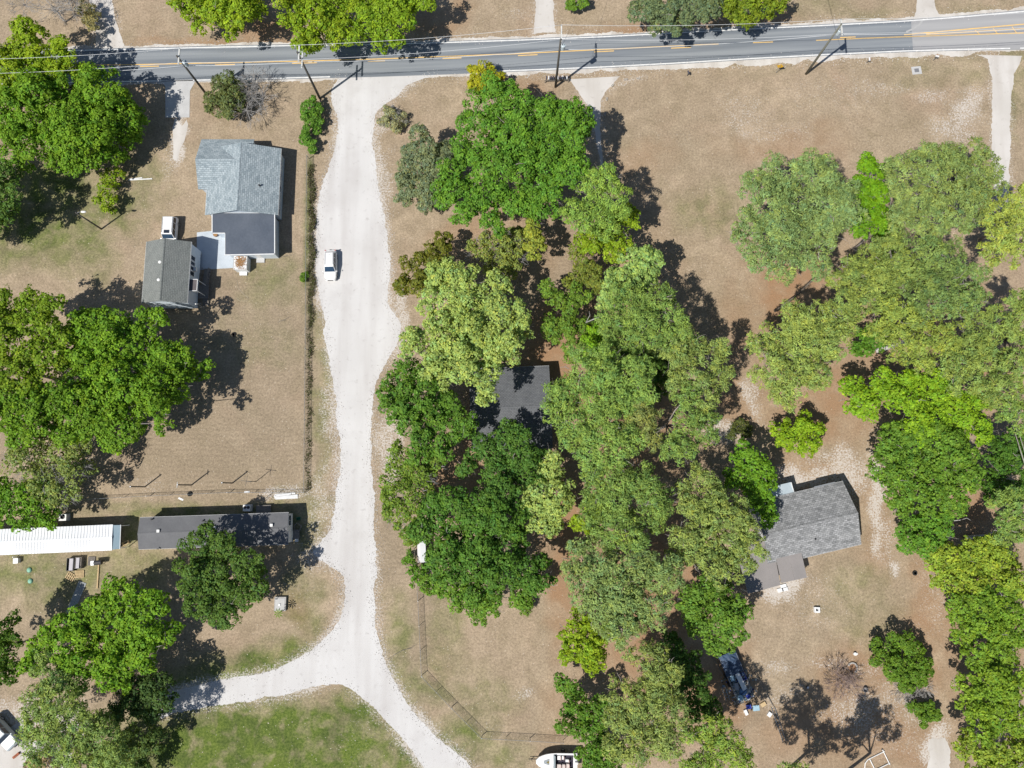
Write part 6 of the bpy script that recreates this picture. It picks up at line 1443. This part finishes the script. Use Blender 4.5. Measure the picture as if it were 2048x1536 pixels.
T('pine_tree', 'dark shaded evergreen behind the bright maple at the gravel fork', 'tree', 'dark', 8, [(270,1370,40),(315,1370,34),(290,1410,40),(250,1420,36),(320,1400,30)], tint=(.040,.070,.026), base=(290,1390))  # leaf tint darkened to carry the shade this tree stands in
T('broadleaf_tree', 'dark green tree next to the bright maple and the plank walk', 'tree', 'oak', 9, [(0,1260,36),(10,1300,34),(0,1345,34),(-30,1300,40)], tint=(.045,.085,.014))
T('shrub', 'low dark bush on the green lawn by the feathery pine', 'shrub', 'dark', 5, [(250,1500,40),(300,1490,30),(270,1530,40),(210,1535,36)], tint=(.055,.085,.03))
# -- middle, top
T('shrub', 'yellow-green shrub at the road verge', 'shrub', 'yellow', 4, [(965,150,30),(950,145,20),(985,160,24),(955,170,20)])
T('live_oak', 'largest rich green oak with crown spreading beside the narrow gravel drive', 'tree', 'oak', 14, [(985,200,46),(1040,205,44),(1095,215,44),(1145,235,42),(965,250,44),(1030,265,56),(1095,280,54),(1150,290,42),(950,310,40),(1010,330,52),(1080,345,52),(1140,340,40),(915,380,44),(970,390,46),(1035,400,46),(1090,400,40),(900,330,24),(930,430,30),(985,440,30)], base=(1050,330))
T('olive_tree', 'silvery grey-green tree between the gravel road and the largest oak', 'tree', 'grey', 7.5, [(855,298,42),(826,335,40),(872,335,42),(840,372,44),(812,378,30),(880,378,34)], base=(860,350), dens_=1.25)
T('pine_tree', 'pale soft pine at the end of the narrow gravel drive', 'tree', 'pine2', 14, [(1215,350,30),(1190,385,42),(1160,425,38),(1225,405,40),(1200,440,40)], tint=(.135,.185,.045), base=(1170,470))
T('broadleaf_tree', 'bright lime tree in front of the pale soft pine', 'tree', 'lime', 10, [(1245,450,32),(1215,475,36),(1185,480,32),(1235,490,30),(1255,430,22)], base=(1200,500))
T('bare_tree', 'grey leafless tree tangled with thin leaves behind the largest oak', 'tree', 'vine', 8, [(990,490,36),(1020,510,34),(960,500,30),(1040,480,28),(1000,530,34)], bare=.9, dens_=.6)
T('broadleaf_tree', 'slender pale-leaved tree between the oak and the bare shaded clearing', 'tree', 'vine', 9, [(1068,455,22),(1072,480,22),(1065,500,18)], dens_=1.1, tint=(.14,.16,.035))
T('cedar_tree', 'olive-brown cedar at the edge of the white gravel road', 'tree', 'cedar', 6.5, [(880,482,24),(862,520,34),(830,530,28),(805,572,24),(845,570,32),(885,545,30),(800,565,14)], base=(860,545))
T('pecan_tree', 'large pale yellow-green tree overhanging the dark-roofed house', 'tree', 'pale', 13, [(890,545,38),(930,570,46),(985,575,36),(885,610,48),(945,630,56),(1005,630,42),(1040,655,30),(860,665,44),(910,690,54),(970,690,52),(830,690,30),(890,735,42),(945,745,44),(970,785,26),(1010,700,34),(865,720,30)], base=(950,680))
T('broadleaf_tree', 'deep green tree between the gravel road and the dark-roofed house', 'tree', 'oak', 10.5, [(815,755,42),(785,800,38),(830,800,46),(875,790,38),(855,840,46),(900,850,38),(930,840,24),(815,850,36),(840,885,36),(880,890,30)], tint=(.060,.118,.022), base=(860,830))
T('broadleaf_tree', 'thin straggling tree with bare limbs on the gravel road verge', 'tree', 'sparse', 9, [(800,920,34),(840,950,36),(790,965,32),(830,1000,38),(800,1030,32),(870,930,26),(870,1000,28),(825,1065,26),(780,1000,22)], bare=.45, base=(870,985), dens_=1.1)
T('broadleaf_tree', 'dark green tree leaning over the shaded end of the dark-roofed house', 'tree', 'dark', 11, [(1010,870,32),(975,900,36),(1035,890,34),(1065,910,30),(990,945,46),(1050,950,40),(940,930,26),(1010,985,40)], base=(1020,920), tint=(.045,.092,.022))
T('live_oak', 'massive dark green oak beside the low white pump shed', 'tree', 'oak', 12, [(875,1040,44),(920,1015,44),(970,1020,46),(1015,1040,44),(900,1090,44),(955,1080,54),(1010,1095,48),(890,1135,34),(945,1140,50),(1000,1150,48),(1055,1140,42),(1085,1165,30),(840,1060,24)], tint=(.052,.108,.022), base=(960,1070))
T('broadleaf_tree', 'green tree spilling over the chain-link fence onto the tan lawn', 'tree', 'oak', 9, [(905,1175,34),(945,1195,40),(985,1205,32),(960,1225,24),(870,1160,28),(1040,1185,28),(1055,1205,20)], tint=(.07,.128,.022), base=(955,1170))
T('shrub', 'low round bush growing beside the white pump shed wall', 'shrub', 'oak', 3.2, [(822,1130,18),(818,1115,14),(838,1145,18),(830,1160,14)])
T('shrub', 'lone tuft of bush on the tan fenced lawn', 'shrub', 'sparse', 2.6, [(1048,1210,14),(1050,1222,10)], dens_=1.3)
T('pecan_tree', 'pale yellow-leaved tree wedged between dark oaks and the pine grove', 'tree', 'pale', 11, [(1100,940,32),(1080,975,32),(1115,985,32),(1070,1010,30),(1105,1025,36),(1085,1055,26),(1125,1000,24),(1108,915,18)], base=(1085,990))
# -- middle grove
T('broadleaf_tree', 'pale mint-green leafy tree at the sunny edge of the grove', 'tree', 'light', 11, [(1275,535,42),(1245,560,36),(1295,520,28),(1225,585,30),(1285,560,34),(1210,600,22)], base=(1240,570))
T('pine_tree', 'broad mid-green pine next to the pale mint-green tree', 'tree', 'pine2', 15, [(1270,610,48),(1320,600,38),(1235,635,40),(1345,640,36),(1285,655,48),(1340,675,34),(1250,680,36),(1300,690,30)], group=None, base=(1230,660))
T('broadleaf_tree', 'green understorey tree by the shaded clearing with a fallen limb', 'tree', 'oak', 8, [(1100,575,22),(1125,605,30),(1160,590,26),(1130,645,34),(1165,660,28),(1110,660,24),(1150,700,26)], tint=(.075,.125,.024), dens_=.85)
T('broadleaf_tree', 'vivid lime sapling tree under the broad mid-green pine', 'tree', 'lime', 8, [(1190,675,28),(1205,700,28),(1175,705,24)], tint=(.09,.165,.012))
T('broadleaf_tree', 'dark understorey tree in the shade between two pines', 'tree', 'dark', 7, [(1285,735,40),(1260,715,30),(1310,760,34),(1330,730,26)], tint=(.038,.075,.016))
T('broadleaf_tree', 'olive tangled tree beside the pale mint-green tree', 'tree', 'vine', 8, [(1160,520,28),(1180,550,28),(1150,555,24),(1195,570,22)], tint=(.10,.12,.03), dens_=1.1, bare=.3)
T('pine_tree', 'yellowish pine bordering the bare shadowed sand', 'tree', 'pine', 15, [(1375,690,38),(1420,715,40),(1340,715,34),(1385,745,42),(1435,760,30),(1350,770,32),(1410,795,28),(1440,690,20)], base=(1330,745))
T('pine_tree', 'largest rounded light green pine, touching the dark-roofed house', 'tree', 'pine2', 17, [(1165,740,46),(1215,735,48),(1265,750,42),(1125,790,38),(1180,800,52),(1235,805,46),(1280,800,34),(1115,825,30),(1150,855,44),(1210,865,48),(1260,865,38),(1180,905,36),(1235,905,34)], base=(1180,850), tint=(.125,.170,.050))
T('pine_tree', 'slim lobed pine between the shady gap and the sandy bank', 'tree', 'pine2', 15, [(1375,795,26),(1400,825,28),(1375,850,32),(1410,865,26),(1340,895,28),(1370,905,26),(1420,835,18)], base=(1310,860))
T('pine_tree', 'brown-tinged pine top beside the largest rounded pine', 'tree', 'pine', 16, [(1290,830,32),(1260,850,30),(1295,870,30),(1275,805,22)], base=(1250,850), tint=(.135,.140,.055))
T('pine_tree', 'wide pine next to the largest rounded pine by the straw path', 'tree', 'pine2', 15, [(1220,950,44),(1270,960,42),(1310,985,36),(1185,990,36),(1240,1005,46),(1290,1030,40),(1330,1000,26),(1210,1050,40),(1255,1075,38),(1185,945,26)], base=(1215,1000))
T('broadleaf_tree', 'lime-leaved understorey tree by the red pine-straw path', 'tree', 'lime', 8, [(1180,1020,28),(1165,1045,22),(1200,1045,28),(1185,1060,22)])
T('pine_tree', 'olive pine brushing the taupe porch roof', 'tree', 'pine', 15, [(1400,965,36),(1385,1010,36),(1430,1010,44),(1470,1040,40),(1400,1060,46),(1450,1085,46),(1500,1090,34),(1380,1110,38),(1430,1135,38),(1480,1130,30),(1360,1070,30)], base=(1390,1050))
T('broadleaf_tree', 'glossy green tree overlapping the weathered grey gabled roof', 'tree', 'maple', 9, [(1490,915,30),(1515,935,34),(1480,950,28),(1525,975,32),(1535,1015,24),(1505,990,28),(1530,1040,18)], base=(1500,965), tint=(.072,.145,.016))
T('pine_tree', 'grey-green pine at the foot of the red pine-straw path', 'tree', 'pine', 16, [(1165,1120,42),(1215,1115,44),(1265,1125,44),(1180,1165,46),(1235,1175,50),(1290,1175,44),(1330,1140,36),(1200,1215,42),(1260,1225,44),(1310,1215,34),(1245,1265,36)], base=(1200,1150), tint=(.128,.158,.068))
T('broadleaf_tree', 'green tree beside the blue junk heap', 'tree', 'oak', 10, [(1405,1180,38),(1445,1195,38),(1475,1215,30),(1400,1230,38),(1445,1245,40),(1475,1265,26),(1440,1290,28),(1380,1205,26)], tint=(.068,.125,.024), base=(1410,1210))
T('broadleaf_tree', 'lime tree bulging onto the tan fenced lawn', 'tree', 'lime', 9, [(1150,1265,34),(1175,1295,38),(1145,1305,28),(1195,1325,30),(1165,1240,24),(1205,1275,26)], base=(1170,1280))
T('pine_tree', 'tall olive pine behind the thicket tree near the boat', 'tree', 'pine', 16, [(1295,1310,38),(1330,1340,32),(1255,1390,44),(1305,1385,44),(1275,1435,50),(1330,1430,42),(1240,1440,34),(1290,1480,48),(1340,1480,36),(1250,1490,40)], base=(1260,1390), tint=(.135,.152,.055))
T('broadleaf_tree', 'dark green thicket tree beside the parked motorboat', 'tree', 'oak', 7, [(1140,1370,26),(1150,1410,30),(1145,1450,30),(1180,1460,34),(1190,1500,34),(1215,1520,36),(1190,1535,26),(1190,1420,28)], tint=(.055,.108,.018))
T('pine_tree', 'yellow-green pine next to the junk heap and the white forked branch', 'tree', 'pine3', 13, [(1420,1450,32),(1455,1475,34),(1425,1500,36),(1470,1515,34),(1400,1530,34),(1385,1470,22)], base=(1390,1470), tint=(.135,.172,.04))
T('broadleaf_tree', 'shaded dark tree close behind the junk heap', 'tree', 'dark', 8, [(1365,1345,34),(1385,1380,32),(1350,1390,30),(1400,1420,28),(1430,1415,24),(1350,1315,26),(1340,1285,26),(1378,1318,26),(1395,1350,22)], tint=(.036,.072,.018))
T('shrub', 'low dark brush in the shade near the sandy bank', 'shrub', 'dark', 2.4, [(1480,855,20),(1495,865,16),(1465,865,14)], tint=(.05,.06,.022), bare=.4)
# -- right grove
T('pine_tree', 'wide grey-green pine facing the tan field', 'tree', 'pine', 17, [(1535,365,40),(1580,345,42),(1630,350,42),(1680,375,38),(1545,410,44),(1600,405,50),(1655,415,46),(1700,420,28),(1500,455,34),(1560,460,48),(1615,470,50),(1665,460,38),(1520,510,36),(1580,525,42),(1640,515,36),(1470,475,18),(1510,385,24)], base=(1580,480), tint=(.128,.160,.072))
T('broadleaf_tree', 'vivid green tree squeezed between two grey-green pines', 'tree', 'lime', 11, [(1745,350,36),(1725,385,32),(1765,390,30),(1745,425,34),(1780,440,26)], tint=(.082,.165,.010), base=(1740,400))
T('pine_tree', 'tall pine touching the white gravel drive end', 'tree', 'pine', 17, [(1815,345,40),(1860,330,40),(1905,315,40),(1950,335,40),(1830,390,42),(1885,385,46),(1935,385,42),(1805,430,36),(1860,435,44),(1915,435,40),(1985,370,30),(1960,300,22)], base=(1830,420), tint=(.128,.152,.060))
T('pine_tree', 'yellow-olive pine beside the end of the long sand drive', 'tree', 'pine3', 16, [(1995,420,36),(2030,450,38),(2005,480,36),(2040,500,32),(2045,400,34),(1985,510,24)], base=(1960,480))
T('broadleaf_tree', 'small vivid green understorey tree among the pines', 'tree', 'lime', 9, [(1755,455,34),(1780,480,24),(1725,460,22)], tint=(.07,.14,.012))
T('pine_tree', 'olive pine beside the reddish bare patch with a leaning trunk', 'tree', 'pine', 16, [(1735,515,40),(1785,500,36),(1700,550,38),(1750,560,46),(1800,545,40),(1710,600,42),(1765,605,42),(1690,640,30)], base=(1690,560), tint=(.142,.165,.052))
T('pine_tree', 'dense pine in the middle of the far grove', 'tree', 'pine2', 16, [(1850,505,38),(1890,520,40),(1840,555,42),(1890,570,44),(1935,555,38),(1860,610,42),(1915,615,40),(1955,600,26)], base=(1820,560), tint=(.112,.145,.055))
T('pine_tree', 'light olive pine spreading over the sandy slope', 'tree', 'pine3', 16, [(1600,640,38),(1650,640,34),(1560,690,42),(1610,695,46),(1660,690,36),(1535,735,38),(1585,750,44),(1635,745,36),(1560,795,34),(1680,660,24),(1510,690,20)], base=(1530,690), tint=(.155,.178,.058))
T('pine_tree', 'yellow-tipped pine sheltering the fallen grey log', 'tree', 'pine3', 16, [(1790,635,38),(1835,650,40),(1800,680,34),(1850,700,40),(1885,680,34),(1760,660,26)], base=(1770,650), tint=(.150,.170,.045))
T('broadleaf_tree', 'dark green understorey tree beside the fallen grey log', 'tree', 'oak', 7, [(1745,680,30),(1775,665,24),(1725,700,22)], tint=(.05,.105,.016))
T('pine_tree', 'open-crowned pine on the far side of the fallen log', 'tree', 'pine', 16, [(1945,670,40),(1990,650,38),(2030,670,36),(1930,720,42),(1985,715,44),(2035,730,36),(1950,765,38),(2010,780,38),(2045,620,34),(1900,740,30)], base=(1930,700), tint=(.135,.162,.052))
T('broadleaf_tree', 'bright yellow-green tree spreading between the pines and the weathered house yard', 'tree', 'lime', 11, [(1715,790,34),(1760,780,38),(1805,765,38),(1850,770,42),(1900,780,40),(1945,800,36),(1735,815,28),(1820,815,42),(1880,825,44),(1935,845,36),(1965,865,28),(1850,855,36)], tint=(.100,.168,.014), base=(1820,800))
T('broadleaf_tree', 'deep green spreading tree overlooking the weathered house yard', 'tree', 'oak', 11, [(1775,880,36),(1820,880,40),(1870,895,46),(1925,905,40),(1770,925,38),(1825,935,48),(1885,950,46),(1940,950,34),(1790,965,34),(1840,990,40),(1900,1000,34),(1800,1005,26)], tint=(.072,.130,.022), base=(1830,930))
T('broadleaf_tree', 'green tree next to a pale broken dead limb', 'tree', 'oak', 9, [(1830,1050,32),(1870,1040,30),(1815,1080,28),(1850,1080,30),(1890,1060,22)], base=(1840,1060))
T('broadleaf_tree', 'dark shaded tree behind the deep green spreading tree', 'tree', 'dark', 9, [(2010,890,40),(2040,930,36),(2000,940,32),(2030,980,36),(1985,985,24)], tint=(.04,.085,.016))
T('pine_tree', 'slim green pine next to the grey fallen timber', 'tree', 'pine2', 14, [(2020,1010,34),(2045,1050,34),(2010,1060,28),(2035,840,34),(2020,820,28)], base=(1990,1030))
T('broadleaf_tree', 'olive-lime tree beside the pale broken dead limb', 'tree', 'lime', 10, [(1870,1110,34),(1915,1115,40),(1900,1160,34),(1960,1110,38),(1950,1160,38),(2005,1130,38),(2035,1160,34),(1985,1090,26)], tint=(.120,.160,.026), base=(1930,1120))
T('broadleaf_tree', 'mid green tree beside the bare track opposite the small leafy bush tree', 'tree', 'oak', 10, [(1925,1220,30),(1965,1215,40),(2010,1215,40),(1935,1265,34),(1985,1265,42),(2030,1260,36),(1955,1310,34),(2010,1310,38)], tint=(.085,.140,.020), base=(1960,1255))
T('broadleaf_tree', 'bright green tree of the leafy wood opposite the low green bush', 'tree', 'lime', 10, [(1940,1370,34),(1985,1365,42),(2030,1370,38),(1945,1415,32),(1995,1420,44),(2040,1430,34),(1965,1460,32)], tint=(.110,.172,.024), base=(1970,1400))
T('broadleaf_tree', 'yellow-green tree ending the leafy wood opposite the white concrete strip', 'tree', 'lime', 9, [(1950,1500,34),(1990,1500,40),(2035,1500,38),(1970,1540,36),(2020,1545,36)], tint=(.118,.158,.028), base=(1975,1510))
T('broadleaf_tree', 'small round bright green tree standing alone near the shingled gable', 'tree', 'lime', 5.5, [(1572,865,28),(1600,850,28),(1625,865,24),(1590,888,30),(1615,888,22),(1572,885,18)], tint=(.12,.185,.014), base=(1605,860))
T('broadleaf_tree', 'small dark green leafy tree in the middle of the sandy yard', 'tree', 'shrub', 4.2, [(1780,1295,32),(1815,1290,32),(1770,1320,26),(1805,1325,36),(1840,1330,26),(1820,1355,26),(1845,1360,18),(1800,1350,20)], tint=(.065,.115,.018), base=(1805,1310), bare=.15)
T('shrub', 'low green bush on the gravel beside a bare thicket', 'shrub', 'shrub', 2.4, [(1840,1415,18),(1860,1425,20),(1850,1435,18),(1875,1430,12)], tint=(.065,.115,.018), dens_=.8)
T('bare_shrub', 'heap of reddish-grey dead brush beside the fire ring', 'brush', 'brown', 2.2, [(1675,1348,30),(1697,1376,30),(1678,1372,28),(1705,1355,22)], bare=1.0, dens_=0, bark=pm('reddish_twigs', (.33,.27,.25), (.22,.15,.13), 2.0, .95))
T('bare_shrub', 'pale dry thicket between the leafy bush tree and the low green bush', 'brush', 'brown', 1.8, [(1810,1385,24),(1830,1400,22),(1850,1380,18)], bare=1.0, dens_=0)
T('shrub', 'dry twiggy bush on the sand drive by the feathery pine', 'brush', 'brown', 1.6, [(75,1525,18),(95,1532,18),(60,1535,14)], bare=.9, dens_=.3, tint=(.22,.17,.14))
T('pine_tree', 'tall pine whose shadow falls across the sand by the long ladder', 'tree', 'pine', 15, [(1590,1590,46),(1560,1620,44),(1620,1630,44),(1600,1560,30)], base=(1556,1556))
T('pine_tree', 'tall pine whose shadow falls across the sand by the white pipe frame', 'tree', 'pine', 15, [(1725,1605,42),(1700,1640,44),(1755,1640,40),(1735,1575,26)], base=(1672,1562))
